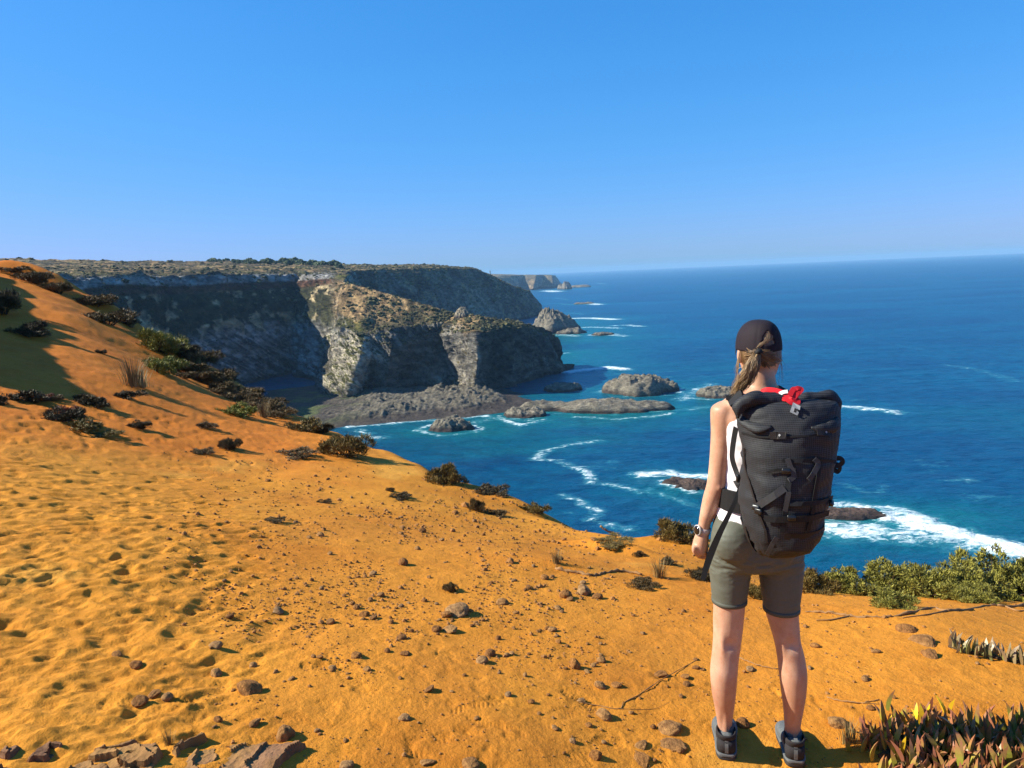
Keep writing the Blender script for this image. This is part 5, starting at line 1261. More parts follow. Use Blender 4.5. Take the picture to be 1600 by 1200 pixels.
for k, (px, py, w, lab, asp) in enumerate((
    (389, 1080, 40, 'large pale angular stone casting a black shadow, left foreground', 1.0), (446, 1151, 36, 'round brown stone sitting on the rock slab', 1.1), (338, 1054, 22, 'pointed grey brown stone above the large pale stone', 1.2),
    (219, 1097, 25, 'pale triangular stone, left of three together', 1.0), (243, 1085, 24, 'rounded stone at the back of three together', 0.8), (261, 1092, 19, 'dark upright stone, right of three together', 1.3),
    (183, 1024, 21, 'dark round pebble stone alone in the trampled sand', 0.8), (213, 1040, 24, 'slanting flat stone below the dark round one', 0.7), (397, 1132, 24, 'pale stone just above the round brown one on the slab', 0.8),
    (434, 956, 20, 'dark round stone far left of the rock pile', 0.9), (594, 931, 14, 'egg shaped brown stone standing upright in the sand', 1.2), (766, 1023, 20, 'brown stone with black shadow in the open middle foreground', 1.1),
    (669, 1079, 21, 'flat dark oval stone in the middle foreground', 0.7), (632, 1123, 20, 'flat oval stone beside tread marks in the middle foreground', 0.7), (735, 1195, 36, 'large pale stone at the bottom edge below the middle', 0.8),
    (667, 1192, 30, 'flat brown stone at the bottom edge, left of the large pale one', 0.6), (540, 1197, 26, 'dark stone at the bottom edge right of the slab', 0.9), (899, 1043, 17, 'upright pale stone with a dark one behind it', 1.7),
    (938, 1073, 22, 'dark brown domed stone right below the upright pale stone', 1.0), (963, 1071, 22, 'flat pale stone right of the dark domed stone', 0.6), (944, 1120, 32, 'blocky yellow brown stone below the thin forked twig', 0.8),
    (930, 1183, 24, 'two toned knobbly stone near the bottom edge left of the hiker', 1.2), (1034, 1056, 25, 'brown stone left of the hiker\'s knee', 0.9), (1073, 1070, 18, 'small yellow stone left of the hiker\'s calf', 0.7), (1097, 1046, 13, 'small flat stone touching the outline of the hiker\'s calf', 0.6),
    (1046, 1139, 46, 'wide grey half buried stone nearest the left shoe', 0.5), (1049, 1164, 48, 'long grey half buried stone, middle of three by the left shoe', 0.4), (1001, 1165, 30, 'grey half buried wedge, left of three by the left shoe', 0.5), (1003, 1188, 42, 'flat grey half buried slab at the bottom left of the shoes', 0.35),
    (1160, 1133, 24, 'brown stone between the hiker\'s shoes', 0.9), (1173, 1047, 17, 'small grey stone seen between the hiker\'s calves', 0.8), (1308, 1132, 38, 'grey stone half buried left of the succulent clump', 0.7), (1418, 985, 34, 'grey stone half buried above the succulent clump', 0.6),
    (1441, 1003, 44, 'broad grey half buried stone beside the small succulent runner', 0.45), (1454, 1025, 34, 'grey stone with dark right side below the succulent runner', 0.7), (1360, 1107, 14, 'small grey stone at the upper edge of the succulent clump', 0.8),
    (884, 933, 22, 'tall pale stone at the left end of the rock pile', 1.6), (912, 928, 30, 'dark clod at the middle of the rock pile', 1.1), (934, 934, 22, 'dark clod at the right end of the rock pile', 0.9), (908, 936, 9, 'small pale stone in front of the rock pile', 1.2),
    (872, 951, 18, 'pale stone just below the rock pile', 0.8), (714, 958, 44, 'crumbly earth clod with a deep black shadow', 0.7), (698, 962, 26, 'low clod at the left of the crumbly earth clod', 0.7), (682, 985, 18, 'dark pointed stone below the crumbly earth clod', 1.0),
    (702, 985, 30, 'wedge of hard sand below the crumbly earth clod', 0.7), (569, 962, 20, 'largest stone of the little row left of the crumbly clod', 0.9), (582, 966, 16, 'right end stone of the little row left of the crumbly clod', 0.9), (557, 950, 16, 'left end stone of the little row left of the crumbly clod', 0.8),
    (627, 998, 18, 'pale stone on top of a dark one below the little row', 0.9), (557, 1026, 20, 'lumpy dark stone below the little row', 0.8), (456, 1061, 14, 'small dark stone left of a footprint', 0.8), (574, 1047, 15, 'small dark stone with a twig below it', 0.9), (634, 1023, 18, 'twin stones close together above the twig stone', 0.9))):
    stone(px, py, w, lab, big=k, aspect=asp, sink=0.36 if asp > 0.65 else 0.45)
n_st = 0
while n_st < 245:
    u = srg.random()
    if u < 0.62: px, py = srg.normal(640, 190), srg.normal(900, 95)
    elif u < 0.8: px, py = srg.uniform(760, 1110), srg.uniform(850, 1190)
    elif u < 0.92: px, py = srg.uniform(300, 760), srg.uniform(930, 1195)
    else: px, py = srg.uniform(1260, 1600), srg.uniform(955, 1100)
    if not (330 < px < 1600 and 745 < py < 1198): continue
    if py < 745 + (px - 560) * 0.22 + 12 and px < 1100: continue
    if 1100 < px < 1265 and py > 900: continue
    w = np.clip(srg.lognormal(2.05, 0.42) * (0.75 + (py - 750) / 900), 5, 22)
    if stone(px, py, w, 'small brown stone scattered on the open sand slope', 'small stones scattered over the sand'): n_st += 1
# gravel
gv0, gf0 = ico(0); GVv, GFf, k = [], [], 0; pts_s = []
while len(pts_s) < 5200:
    px, py = (srg.normal(660, 230), srg.normal(890, 110)) if srg.random() < 0.7 else (srg.uniform(330, 1600), srg.uniform(800, 1198))
    if not (250 < px < 1620 and 700 < py < 1199): continue
    if 0.5 + 0.9 * float(vnoise(np.array([[px / 70, py / 32, 3.0]]))[0]) < srg.random(): continue
    p, n = hit_ground(px, py); d_ = p.length if False else to_px(np.array(p))[2]
    if d_ > 16 or n is None: continue
    r_ = srg.lognormal(0.55, 0.5) * d_ / F * 0.75 * (1 if d_ > 3.4 else 0.8)
    vv = gv0 * srg.uniform(0.6, 1.3, gv0.shape) * r_ * np.array((1, 1, 0.75)) + np.array(p) + np.array((0, 0, r_ * 0.25))
    GFf.append(gf0 + len(pts_s) * len(gv0)); GVv.append(vv); pts_s.append(p)
gme = mesh_np('gravel', np.concatenate(GVv), np.concatenate(GFf), False)
M['gravel'] = simple('gravel', (0.36, 0.165, 0.055), 0.95, 0.1, 2.0, 0.55)
obj('gravel', gme, M['gravel'], label='fine brown gravel strewn over the sand', cat='gravel', kind='stuff')

# ------------------------------------------------------------------ rock slabs, bottom left
def slab(outline, h, label, seed):
    P_ = np.array([np.array(hit_ground(x, y)[0]) for x, y in outline]); c = P_.mean(0)
    A_ = np.concatenate([P_[:, :2] - c[:2], np.ones((len(P_), 1))], 1); pl = np.linalg.lstsq(A_, P_[:, 2], rcond=None)[0]
    lo, hi = P_[:, :2].min(0) - 0.05, P_[:, :2].max(0) + 0.05; nx, ny = 90, 60
    X2, Y2 = np.meshgrid(np.linspace(lo[0], hi[0], nx), np.linspace(lo[1], hi[1], ny), indexing='ij'); q3 = xyz(X2, Y2)
    wob = 0.02
    sd2 = poly_sd(X2 + wob * fbm(q3 * 14 + seed, 3), Y2 + wob * fbm(q3 * 14 + seed + 9, 3), P_[:, :2])
    dx2, dy2 = X2 - c[0], Y2 - c[1]; gz = pl[0] * dx2 + pl[1] * dy2 + pl[2]
    bed = (dx2 * 0.75 + dy2 * 0.45) * 13 + 1.6 * fbm(q3 * 5 + seed, 3); saw = bed - np.floor(bed)
    top = 0.55 * h * (0.85 + 0.35 * fbm(q3 * 4 + seed * 2, 3)) + 0.013 * (saw ** 3 - 0.3) + 0.004 * fbm(q3 * 24 + seed, 4, 0.6, True) + 0.07 * dx2 - 0.03 * dy2
    top = np.where(fbm(q3 * 6 + seed * 5, 3, 0.5, True) > 0.62, top - 0.02, top)
    z2 = gz - 0.05 + (top + 0.05) * sstep(-0.004, 0.016, sd2)
    me = mesh_np('flat_rock', np.stack([dx2, dy2, z2 - c[2]], -1).reshape(-1, 3), grid_faces(nx, ny), False)
    return obj('flat_rock', me, M['slab'], label=label, cat='rock', group='rock slabs at the bottom left', loc=tuple(c))
slab([(-6, 1184), (8, 1172), (28, 1163), (42, 1166), (34, 1178), (10, 1192)], 0.03, 'small flat slab at the left edge of the picture', 1.3)
slab([(35, 1188), (55, 1172), (80, 1164), (104, 1160), (112, 1168), (88, 1186), (60, 1194)], 0.035, 'grey brown slab second from the left edge', 2.4)
slab([(90, 1225), (112, 1195), (150, 1180), (200, 1170), (250, 1166), (258, 1180), (240, 1205), (215, 1245), (100, 1250)], 0.06, 'tallest slab with a dark right face in the bottom left', 3.7)
slab([(262, 1240), (280, 1195), (305, 1172), (335, 1166), (385, 1162), (435, 1164), (484, 1166), (445, 1190), (425, 1230), (330, 1255)], 0.035, 'broad low orange brown slab carrying the round stone', 4.9)
slab([(-40, 1215), (-5, 1198), (24, 1200), (34, 1214), (0, 1240), (-40, 1245)], 0.04, 'dark slab in the bottom left corner', 5.5)
slab([(130, 1176), (160, 1166), (205, 1155), (228, 1157), (205, 1168), (150, 1182)], 0.03, 'thin slab tucked behind the tallest slab', 6.8)
slab([(262, 1180), (285, 1163), (312, 1154), (325, 1158), (300, 1172), (275, 1188)], 0.055, 'upright edge of rock between tallest and broad slabs', 7.8)

# ------------------------------------------------------------------ sticks and twigs
def twig(px_pts, r0, label, r1=None, side=(), lift=0.4, mat='wood', name='branch'):
    def surf(pts): return [np.array(hit_ground(x, y)[0]) + np.array((0, 0, r0 * lift)) for x, y in pts]
    P_ = catmull(surf(px_pts), 6); L = P_[0].copy()
    g = np.random.default_rng(int(px_pts[0][0])); P_[1:-1] += g.normal(size=P_[1:-1].shape) * r0 * 0.35
    mb = MB(); path_tube(mb, P_ - L, np.linspace(r0, r1 or r0 * 0.5, len(P_)) * (1 + 0.2 * g.normal(size=len(P_))), 7, up=(0, 0, 1))
    for sp_ in side:
        Q_ = catmull(surf(sp_), 5); path_tube(mb, Q_ - L, np.linspace(r0 * 0.6, r0 * 0.25, len(Q_)), 6, up=(0, 0, 1))
    return obj(name, mb.mesh(name), M[mat], label=label, cat='branch', loc=tuple(L))
twig([(1612, 944), (1570, 948), (1545, 947), (1515, 953), (1480, 955), (1456, 950), (1425, 958), (1390, 964), (1350, 965), (1320, 962), (1290, 958), (1258, 957)], 0.011, 'long bent stick lying below the green shrubs at right', 0.006, [[(1480, 955), (1450, 961), (1410, 966)], [(1570, 948), (1590, 955), (1610, 954)], [(1330, 963), (1300, 969), (1275, 970)]])
twig([(868, 888), (885, 893), (905, 896), (925, 900), (945, 895), (975, 894), (1003, 899)], 0.014, 'dark curved branch lying above the rock pile', 0.009)
twig([(905, 1098), (935, 1103), (968, 1108), (975, 1098), (1000, 1085), (1030, 1065), (1070, 1042), (1092, 1030)], 0.0022, 'thin forked twig lying on bare sand left of the legs', 0.002, [[(968, 1108), (995, 1109), (1022, 1108), (1045, 1098)]], 1.0)
twig([(1152, 1027), (1170, 1035), (1190, 1042), (1216, 1046)], 0.004, 'thin twig seen between the hiker\'s calves', 0.002, (), 1.0)
twig([(1292, 1090), (1315, 1096), (1345, 1099), (1374, 1094)], 0.0035, 'thin twig left of the yellow tipped succulent leaves', 0.002, [[(1345, 1099), (1375, 1101)]], 1.0)
twig([(938, 824), (948, 830), (962, 836), (978, 844)], 0.012, 'pale root sticking out at the cliff edge', 0.006, (), 1.2)

# ------------------------------------------------------------------ shrubs
def foliage(seed, n_tuft, n_needle, nl, nw, n_lump=9, height=0.62, up=0.35):
    g = np.random.default_rng(seed)
    lc = np.stack([g.uniform(-0.38, 0.38, n_lump), g.uniform(-0.38, 0.38, n_lump), g.uniform(0.06, 0.42, n_lump)], 1) * np.array((1, 1, height / 0.62))
    lc[:, 2] *= 1.15 - 0.9 * np.linalg.norm(lc[:, :2], axis=1); lr = g.uniform(0.08, 0.20, n_lump)
    P_, D_ = [], []
    while len(P_) < n_tuft:
        i = g.integers(n_lump); d = g.normal(size=3); d /= np.linalg.norm(d)
        if d[2] < -0.45: continue
        p = lc[i] + d * lr[i] * g.uniform(0.72, 1.08)
        if p[2] < 0.01: continue
        if (np.linalg.norm(p - lc, axis=1) < lr * 0.62).any(): continue
        P_.append(p); D_.append(d)
    P_, D_ = np.array(P_), np.array(D_); n = len(P_) * n_needle
    base = np.repeat(P_, n_needle, 0) + g.normal(size=(n, 3)) * nl * 0.35
    dr = np.repeat(D_, n_needle, 0) * 0.7 + g.normal(size=(n, 3)) * 0.55 + np.array((0, 0, up)); dr /= np.linalg.norm(dr, axis=1, keepdims=True)
    sd_ = np.cross(dr, g.normal(size=(n, 3))); sd_ /= np.linalg.norm(sd_, axis=1, keepdims=True) + 1e-9
    ln = nl * g.uniform(0.6, 1.3, (n, 1)); tri = np.stack([base - sd_ * nw / 2, base + sd_ * nw / 2, base + dr * ln * 0.55 + sd_ * nw * 0.45, base + dr * ln, base + dr * ln * 0.55 - sd_ * nw * 0.45], 1)
    sh_ = np.repeat(g.uniform(0, 1, len(P_)), n_needle) * 0.6 + g.uniform(0, 0.4, n)
    v_ = tri.reshape(-1, 3); f_ = []
    b_ = np.arange(n) * 5
    quads = np.stack([b_, b_ + 1, b_ + 2, b_ + 4], 1); tip = np.stack([b_ + 4, b_ + 2, b_ + 3, b_ + 3], 1)
    faces = [tuple(q_) for q_ in quads.tolist()] + [tuple(q_[:3]) for q_ in tip.tolist()]
    me = bpy.data.meshes.new('foliage'); me.from_pydata(v_.tolist(), [], faces); me.update()
    attr(me, 'shade', np.repeat(sh_, 5))
    st = MB()
    for i in range(n_lump):
        a = g.uniform(0, 6.28); b0 = np.array((math.cos(a) * 0.03, math.sin(a) * 0.03, -0.04)); m_ = lc[i] * np.array((0.5, 0.5, 0.45)) + g.normal(size=3) * 0.02
        path_tube(st, catmull([b0, m_, lc[i], lc[i] + np.array((0, 0, lr[i] * 0.5)) + lc[i] * np.array((.2, .2, 0))], 3), np.linspace(0.014, 0.003, 10), 5)
    return me, st.mesh('stem')
FOL = {'leafy': [foliage(100 + k, 760, 14, 0.05, 0.013, 20) for k in range(3)], 'fine': [foliage(200 + k, 560, 14, 0.075, 0.011, 15, 0.62, 0.9) for k in range(3)], 'low': [foliage(300 + k, 320, 12, 0.085, 0.018, 13, 0.5, 0.5) for k in range(2)]}
MATS = {}
def fol_mesh(kind, k, mat):
    key = (kind, k, mat)
    if key not in MATS:
        f_, st = FOL[kind][k]; f2 = f_.copy(); f2.materials.append(M[mat]); s2 = st.copy(); s2.materials.append(M['bark']); MATS[key] = (f2, s2)
    return MATS[key]
prs = np.random.default_rng(9)
def shrub(px, py, wpx, hpx, kind, mat, label, group=None, Y=None, name='shrub', k=None):
    if Y is None: p, n = hit_ground(px, py)
    else:
        q_ = at(px, py, Y); p, n = drop_ground(q_[0], q_[1])
    hpx, wpx = (hpx * 0.68, wpx * 1.05) if px < 1000 else (hpx * 0.70, wpx * 1.05)
    dist = to_px(np.array(p))[2]; w, h = wpx * dist / F, hpx * dist / F
    p = p - Vector((0, 0, 0.16 * h))
    o = empty(name, p, label, 'shrub', group); o.rotation_euler.z = prs.uniform(0, 6.28); o.scale = (w / 0.9, w / 0.9, h / 0.48)
    f_, st = fol_mesh(kind, prs.integers(len(FOL[kind])) if k is None else k, mat)
    obj('foliage', f_, None, o); obj('stem', st, None, o)
    return o
for a in ((1275, 926, 66, 46, 'fine', 'leaf_olive', 'reddish olive bush, leftmost of the row beside the hiker\'s shorts'), (1326, 927, 74, 60, 'leafy', 'leaf_green', 'green bush second from left in the row at right'),
          (1380, 926, 90, 62, 'leafy', 'leaf_green', 'green bush third from left in the row at right'), (1396, 948, 72, 34, 'fine', 'leaf_green', 'low grey green bush in front of the row at right'),
          (1440, 928, 90, 62, 'leafy', 'leaf_green', 'green bush in the middle of the row at right'), (1492, 930, 92, 78, 'leafy', 'leaf_green', 'green bush with a spiky top right of the row\'s middle'),
          (1555, 930, 100, 92, 'leafy', 'leaf_green', 'tallest green bush in the row, close to the right edge'), (1612, 936, 90, 84, 'leafy', 'leaf_green', 'green bush cut by the right edge of the picture'), (1520, 940, 60, 36, 'fine', 'leaf_green', 'small bush at the foot of the tallest green bush'),
          (1052, 842, 66, 42, 'fine', 'leaf_olive', 'feathery olive bush at the edge left of the hiker\'s hand'), (1088, 850, 26, 26, 'fine', 'leaf_dark', 'small dark bush behind the hiker\'s watch'),
          (537, 712, 64, 46, 'fine', 'leaf_olive', 'largest round bush alone on the open sand slope'), (475, 672, 52, 28, 'low', 'leaf_olive', 'pale green bush left of the round one on the crest'), (500, 676, 36, 24, 'fine', 'leaf_dark', 'dark bush joined to the pale green crest bush'),
          (698, 754, 54, 40, 'fine', 'leaf_olive', 'round bush on the crest right of the largest one'), (744, 797, 28, 26, 'fine', 'leaf_brown', 'brown tuft on the crest below the second round bush'), (836, 800, 36, 24, 'low', 'leaf_olive', 'olive tuft on the crest above the sea'),
          (770, 770, 50, 18, 'low', 'leaf_dark', 'low dark scrub clinging to the drop right of the second round bush'), (780, 806, 36, 14, 'low', 'leaf_brown', 'low brown mat beside the brown crest tuft'), (960, 846, 50, 8, 'low', 'leaf_olive', 'flat olive mat on the lip of the cliff edge'),
          (368, 648, 50, 28, 'low', 'leaf_lime', 'bright yellow green bush on the sand slope'), (358, 702, 32, 30, 'fine', 'leaf_dark', 'small dark pointed bush on the trampled sand'), (316, 708, 34, 13, 'low', 'leaf_brown', 'low brown tuft left of the dark pointed bush'),
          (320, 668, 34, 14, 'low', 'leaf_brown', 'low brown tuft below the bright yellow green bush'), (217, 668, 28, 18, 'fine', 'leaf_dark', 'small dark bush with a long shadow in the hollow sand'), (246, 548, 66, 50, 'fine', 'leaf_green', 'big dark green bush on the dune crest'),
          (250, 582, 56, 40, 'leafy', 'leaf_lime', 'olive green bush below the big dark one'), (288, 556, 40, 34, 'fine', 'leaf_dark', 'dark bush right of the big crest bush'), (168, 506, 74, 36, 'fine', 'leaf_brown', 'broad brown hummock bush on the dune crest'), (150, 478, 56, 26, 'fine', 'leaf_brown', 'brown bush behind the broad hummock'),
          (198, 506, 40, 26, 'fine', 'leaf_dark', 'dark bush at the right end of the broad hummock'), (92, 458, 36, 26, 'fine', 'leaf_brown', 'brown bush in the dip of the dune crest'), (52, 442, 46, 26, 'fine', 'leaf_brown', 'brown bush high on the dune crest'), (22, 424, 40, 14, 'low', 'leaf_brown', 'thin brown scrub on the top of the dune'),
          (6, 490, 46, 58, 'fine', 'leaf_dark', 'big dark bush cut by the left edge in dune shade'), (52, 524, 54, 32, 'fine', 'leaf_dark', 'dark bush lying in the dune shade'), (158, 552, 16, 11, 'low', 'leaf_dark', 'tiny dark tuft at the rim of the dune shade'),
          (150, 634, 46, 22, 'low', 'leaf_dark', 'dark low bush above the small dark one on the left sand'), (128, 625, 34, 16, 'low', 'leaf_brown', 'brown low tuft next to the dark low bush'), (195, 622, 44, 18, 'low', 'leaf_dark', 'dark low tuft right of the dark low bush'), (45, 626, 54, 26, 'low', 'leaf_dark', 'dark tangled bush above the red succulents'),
          (80, 625, 30, 14, 'low', 'leaf_brown', 'brown tuft right of the dark tangled bush'), (2, 632, 26, 22, 'low', 'leaf_dark', 'dark tuft at the left edge above the trampled sand'),
          (1003, 918, 42, 18, 'fine', 'leaf_brown', 'dry bush right of the rock pile'), (1000, 868, 18, 12, 'low', 'leaf_brown', 'tiny dry tuft below the cliff lip'), (1044, 882, 26, 14, 'low', 'leaf_dark', 'tiny dark tuft with long shadow left of the hand'), (1100, 905, 40, 22, 'fine', 'leaf_dark', 'dark tuft beside the hanging strap'),
          (1185, 935, 30, 28, 'fine', 'leaf_olive', 'dry bush seen between the hiker\'s thighs'), (702, 924, 20, 18, 'fine', 'leaf_brown', 'tiny dry tuft above the earth clod'), (626, 778, 30, 12, 'low', 'leaf_dark', 'low dark tuft in the middle of the sand slope'), (612, 768, 14, 10, 'low', 'leaf_brown', 'tiny tuft joined to the low dark one'),
          (460, 712, 60, 14, 'low', 'leaf_brown', 'sparse brown patch below the crest bushes'), (428, 815, 28, 9, 'low', 'leaf_brown', 'flat brown tuft at the border of the trampled sand'), (507, 786, 20, 9, 'low', 'leaf_brown', 'flat brown tuft alone right of the trampled sand')):
    shrub(*a)
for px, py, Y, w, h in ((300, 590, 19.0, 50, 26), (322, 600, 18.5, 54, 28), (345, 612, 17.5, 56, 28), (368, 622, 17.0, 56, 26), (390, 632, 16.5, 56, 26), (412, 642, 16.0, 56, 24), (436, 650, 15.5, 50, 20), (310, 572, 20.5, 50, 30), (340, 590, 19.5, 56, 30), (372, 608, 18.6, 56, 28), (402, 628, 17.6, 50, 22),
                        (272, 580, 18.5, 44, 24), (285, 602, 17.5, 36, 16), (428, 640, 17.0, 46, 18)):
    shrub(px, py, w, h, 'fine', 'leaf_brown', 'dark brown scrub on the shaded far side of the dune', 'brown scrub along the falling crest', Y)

def blades(seed, n, L, w, spread):
    g = np.random.default_rng(seed); V_, F_, S_ = [], [], []
    for i in range(n):
        a = g.uniform(0, 6.28); d = np.array((math.cos(a), math.sin(a), 0)); b = d * g.uniform(0, spread * 0.4) * 1.0; sd_ = np.array((-d[1], d[0], 0)) * w
        l = L * g.uniform(0.5, 1.1); ln = g.uniform(0.1, 0.5); o_ = len(V_)
        for t in (0, 0.4, 0.75, 1.0):
            c = b + d * ln * l * t ** 1.8 + np.array((0, 0, l * t * (1 - 0.25 * ln * t))); ww = sd_ * (1 - t) ** 0.7
            V_ += [c - ww, c + ww]; S_ += [g.random()] * 2
        for q_ in range(3): F_.append((o_ + 2 * q_, o_ + 2 * q_ + 1, o_ + 2 * q_ + 3, o_ + 2 * q_ + 2))
    me = mesh_np('blades', np.array(V_), np.array(F_)); attr(me, 'shade', np.array(S_)); me.materials.append(M['grass']); return me
gb = blades(3, 110, 0.5, 0.006, 0.4)
for px, py, s_, lab in ((208, 604, 1.25, 'pale dry grass tuft at the edge of the dune shade'), (222, 606, 0.9, 'smaller dry grass tuft right of the pale one'), (1240, 922, 0.35, 'dry grass behind the hiker\'s right thigh'), (1395, 1172, 0.0, ''), (1325, 1160, 0.22, 'tiny dry weed left of the succulent clump'), (412, 652, 0.8, 'dry grass on the crest above the pale green bush'),
                       (265, 1163, 0.12, 'tiny green weed growing between the slabs'), (310, 575, 1.1, 'dry grass standing against the shaded cliff'), (205, 512, 0.7, 'dry grass right of the broad hummock'), (1030, 902, 0.35, 'sparse dry grass left of the dark tuft'), (870, 880, 0.25, 'sparse dry weeds above the dark curved branch')):
    if s_ == 0: continue
    p, n = hit_ground(px, py); o = obj('grass_tuft', gb, None, label=lab, cat='grass', loc=p); o.scale = (s_, s_, s_); o.rotation_euler.z = prs.uniform(0, 6)

# ------------------------------------------------------------------ succulents
def leaf_mesh(seed, bend, fat):
    g = np.random.default_rng(seed); V_ = []; n = 6
    for i in range(n):
        t = i / (n - 1); c = np.array((bend * t * t, 0, t)); w = fat * (0.55 + 1.5 * t - 2.0 * t ** 2.2 + 0.02) if i < n - 1 else 0.004
        w = max(w, 0.004)
        for a in (0.0, 2.2, 4.08): V_.append(c + np.array((math.cos(a), math.sin(a), 0)) * w)
    F_ = [(3 * i + q_, 3 * i + (q_ + 1) % 3, 3 * i + 3 + (q_ + 1) % 3, 3 * i + 3 + q_) for i in range(n - 1) for q_ in range(3)]
    me = mesh_py('leaf', V_, F_, False); attr(me, 'shade', np.repeat(np.linspace(0, 1, n), 3)); return me
def mat_ice(name, stops, tip):
    m = NT(name, 0.42, 0.4)
    base = m.ramp(m.math('FRACT', m.math('ADD', m.objrand(), m.attr('rnd', 'Fac'))), stops); t = m.attr('shade', 'Fac'); n = m.noise(m.pos(coord='Object'), 4, 3)
    c = m.mix(base, tip, m.ramp(m.math('ADD', t, m.math('MULTIPLY', n, 0.3)), [(0.55, 0), (1.1, 0.85)]))
    m.col(c); m.b.inputs['Subsurface Weight'].default_value = 0.0; return m.m
M['ice'] = mat_ice('succulent_leaf', [(0.0, (0.25, 0.28, 0.035)), (0.3, (0.42, 0.36, 0.05)), (0.5, (0.40, 0.20, 0.05)), (0.7, (0.36, 0.12, 0.065)), (1.0, (0.34, 0.31, 0.045))], (0.40, 0.13, 0.065))
M['ice2'] = mat_ice('succulent_leaf_grey', [(0.0, (0.28, 0.29, 0.08)), (0.5, (0.33, 0.28, 0.11)), (1.0, (0.36, 0.22, 0.12))], (0.33, 0.22, 0.13))
M['yellow'] = simple('yellow_leaf', (0.85, 0.50, 0.02), 0.5, 0.3, 6, 0.2)
LEAVES = [leaf_mesh(k, b, 0.112 + 0.010 * k) for k, b in enumerate((0.10, 0.26, 0.42, -0.20))]
def leafset(mat):
    out = []
    for l_ in LEAVES: c = l_.copy(); c.materials.append(M[mat]); out.append(c)
    return out
L1, L2, L3 = leafset('ice'), leafset('ice2'), leafset('yellow')
irg = np.random.default_rng(14)
def leaf(root, base, L, meshes, tilt=0.38):
    o = obj('leaf', meshes[irg.integers(4)], None, root); o.location = base - root.location
    o.scale = (L, L, L); o.rotation_euler = (irg.normal() * tilt * 0.6, irg.normal() * tilt * 0.6 + 0.05, irg.uniform(0, 6.28))
    return o
c0 = hit_ground(1480, 1170)[0]
clump = empty('succulent_clump', c0, 'large clump of fleshy purple and green leaves with yellow tips, bottom right', 'plant')
cnt = 0; mound_pts = []
while cnt < 285:
    px, py = irg.uniform(1335, 1690), irg.uniform(1128, 1300)
    x_edge = 1345 + max(0, 1165 - py) * 1.2
    if px < x_edge or py < 1135 - 10 * math.sin((px - 1380) / 50): continue
    p = hit_ground(px, py)[0]
    ins = min(1, (px - x_edge) / 80, (py - 1120) / 50)
    base = p + Vector((0, 0, 0.005 + 0.055 * ins * irg.uniform(0.5, 1)))
    leaf(clump, base, irg.uniform(0.07, 0.112), L1 if irg.random() > 0.02 else L3); cnt += 1; mound_pts.append(np.array(base))
for px, py in ((1430, 1140), (1448, 1136), (1476, 1128), (1482, 1126), (1490, 1175), (1408, 1190)):
    p = hit_ground(px, py + 8)[0]; leaf(clump, p + Vector((0, 0, 0.055)), 0.075, L3, 0.2)
mp = np.array(mound_pts); mp[:, 2] -= 0.035
LV, LF, LS, LR_ = [], [], [], []
lv0 = [co(l_) for l_ in LEAVES]; lf0 = [np.array([list(p_.vertices) for p_ in l_.polygons]) for l_ in LEAVES]; off_ = 0
for k in range(1000):
    b_ = mp[irg.integers(len(mp))] + np.array((*irg.normal(size=2) * 0.03, irg.uniform(0.0, 0.03))); q_ = irg.integers(4); L_ = irg.uniform(0.055, 0.09)
    rot_ = np.array(Matrix.Rotation(irg.normal() * 0.3, 3, 'X') @ Matrix.Rotation(irg.normal() * 0.3, 3, 'Y') @ Matrix.Rotation(irg.uniform(0, 6.28), 3, 'Z'))
    LV.append(lv0[q_] * L_ @ rot_.T + b_ - np.array(c0)); LF.append(lf0[q_] + off_); off_ += len(lv0[q_]); LS.append(np.repeat(np.linspace(0, 1, 6), 3)); LR_.append(np.full(18, irg.random()))
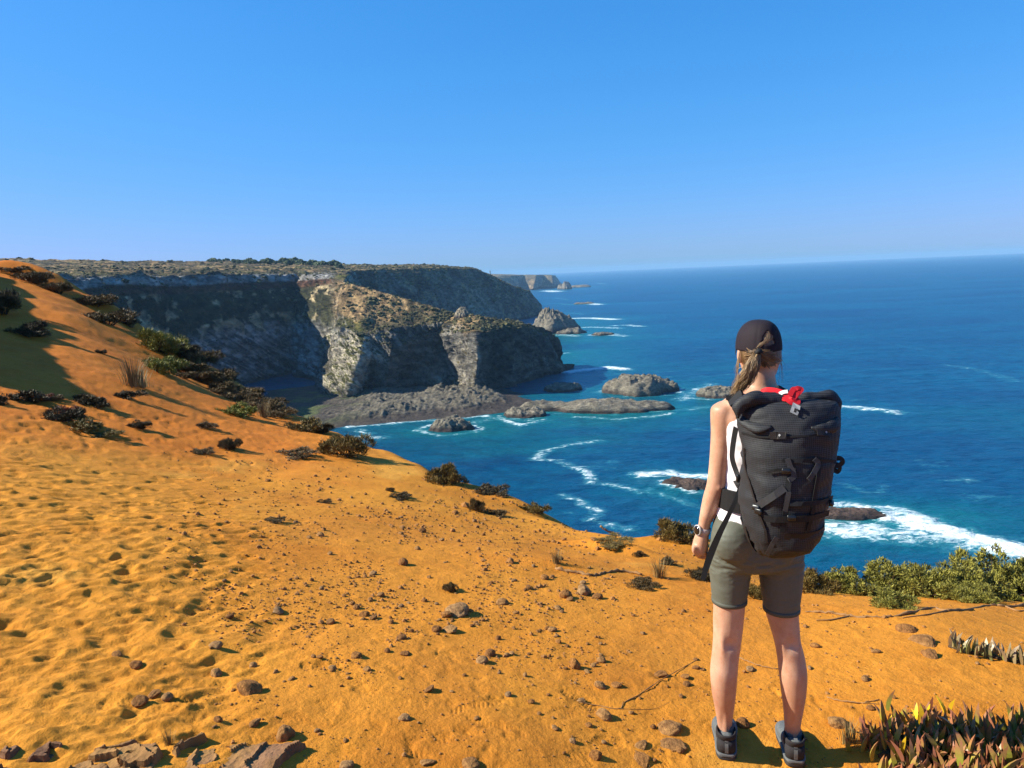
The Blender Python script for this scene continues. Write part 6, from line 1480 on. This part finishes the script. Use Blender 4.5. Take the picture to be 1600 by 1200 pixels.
lm = mesh_np('leaf_mat', np.concatenate(LV), np.concatenate(LF), False); attr(lm, 'shade', np.concatenate(LS)); attr(lm, 'rnd', np.concatenate(LR_))
tag(obj('leaf_mat', lm, M['ice'], clump), kind='stuff')
mv, mf = ico(1); nn_ = len(mp)
mV = mv[None] * irg.uniform(0.7, 1.2, (nn_, len(mv), 1)) * np.array((0.026, 0.026, 0.028)) + (mp - np.array(c0))[:, None]
mm = mesh_np('stem_mat', mV.reshape(-1, 3), (mf[None] + (np.arange(nn_) * len(mv))[:, None, None]).reshape(-1, 3), False)
tag(obj('stem_mat', mm, simple('succulent_stems', (0.10, 0.06, 0.03), 0.9, 0.1, 20, 0.4), clump), kind='stuff')
c1 = hit_ground(1540, 1030)[0]
runner = empty('succulent_runner', c1, 'short runner of upright grey green fleshy leaves on bare sand', 'plant')
for k in range(66):
    t = irg.random(); px = 1486 + 124 * t; py = 1012 + 26 * t ** 0.8 + irg.normal() * 2.5
    p = hit_ground(px, py)[0]; leaf(runner, p + Vector((0, 0, 0.0)), irg.uniform(0.06, 0.095) * (1.0 if t > 0.06 else 1.2), L2, 0.3)
rp = [np.array(hit_ground(1482 + 128 * t, 1011 + 28 * t ** 0.8)[0] - c1) + np.array((0, 0, 0.006)) for t in np.linspace(0, 1, 7)]
rmb = MB(); path_tube(rmb, catmull(rp, 4), [0.008] * 25, 6, up=(0, 0, 1)); obj('stem', rmb.mesh('stem'), M['bark'], runner)
def ice_small(px, py, wpx, hpx, mat, label):
    o = shrub(px, py, wpx, hpx, 'low', mat, label, 'small succulent patches on the left sand', name='succulent_patch'); o['category'] = 'plant'; return o
ice_small(100, 656, 48, 34, 'leaf_dark', 'dark succulent mound left of the mixed patch'); ice_small(97, 645, 34, 20, 'ice_red', 'bright red succulent tips on the dark mound'); ice_small(68, 622, 26, 12, 'ice_red', 'small red succulent tips behind the dark tangled bush')
ice_small(128, 672, 56, 26, 'ice_green', 'orange green succulent patch on the trampled sand'); ice_small(160, 682, 50, 14, 'ice_green', 'thin green tail of the orange green succulent patch')
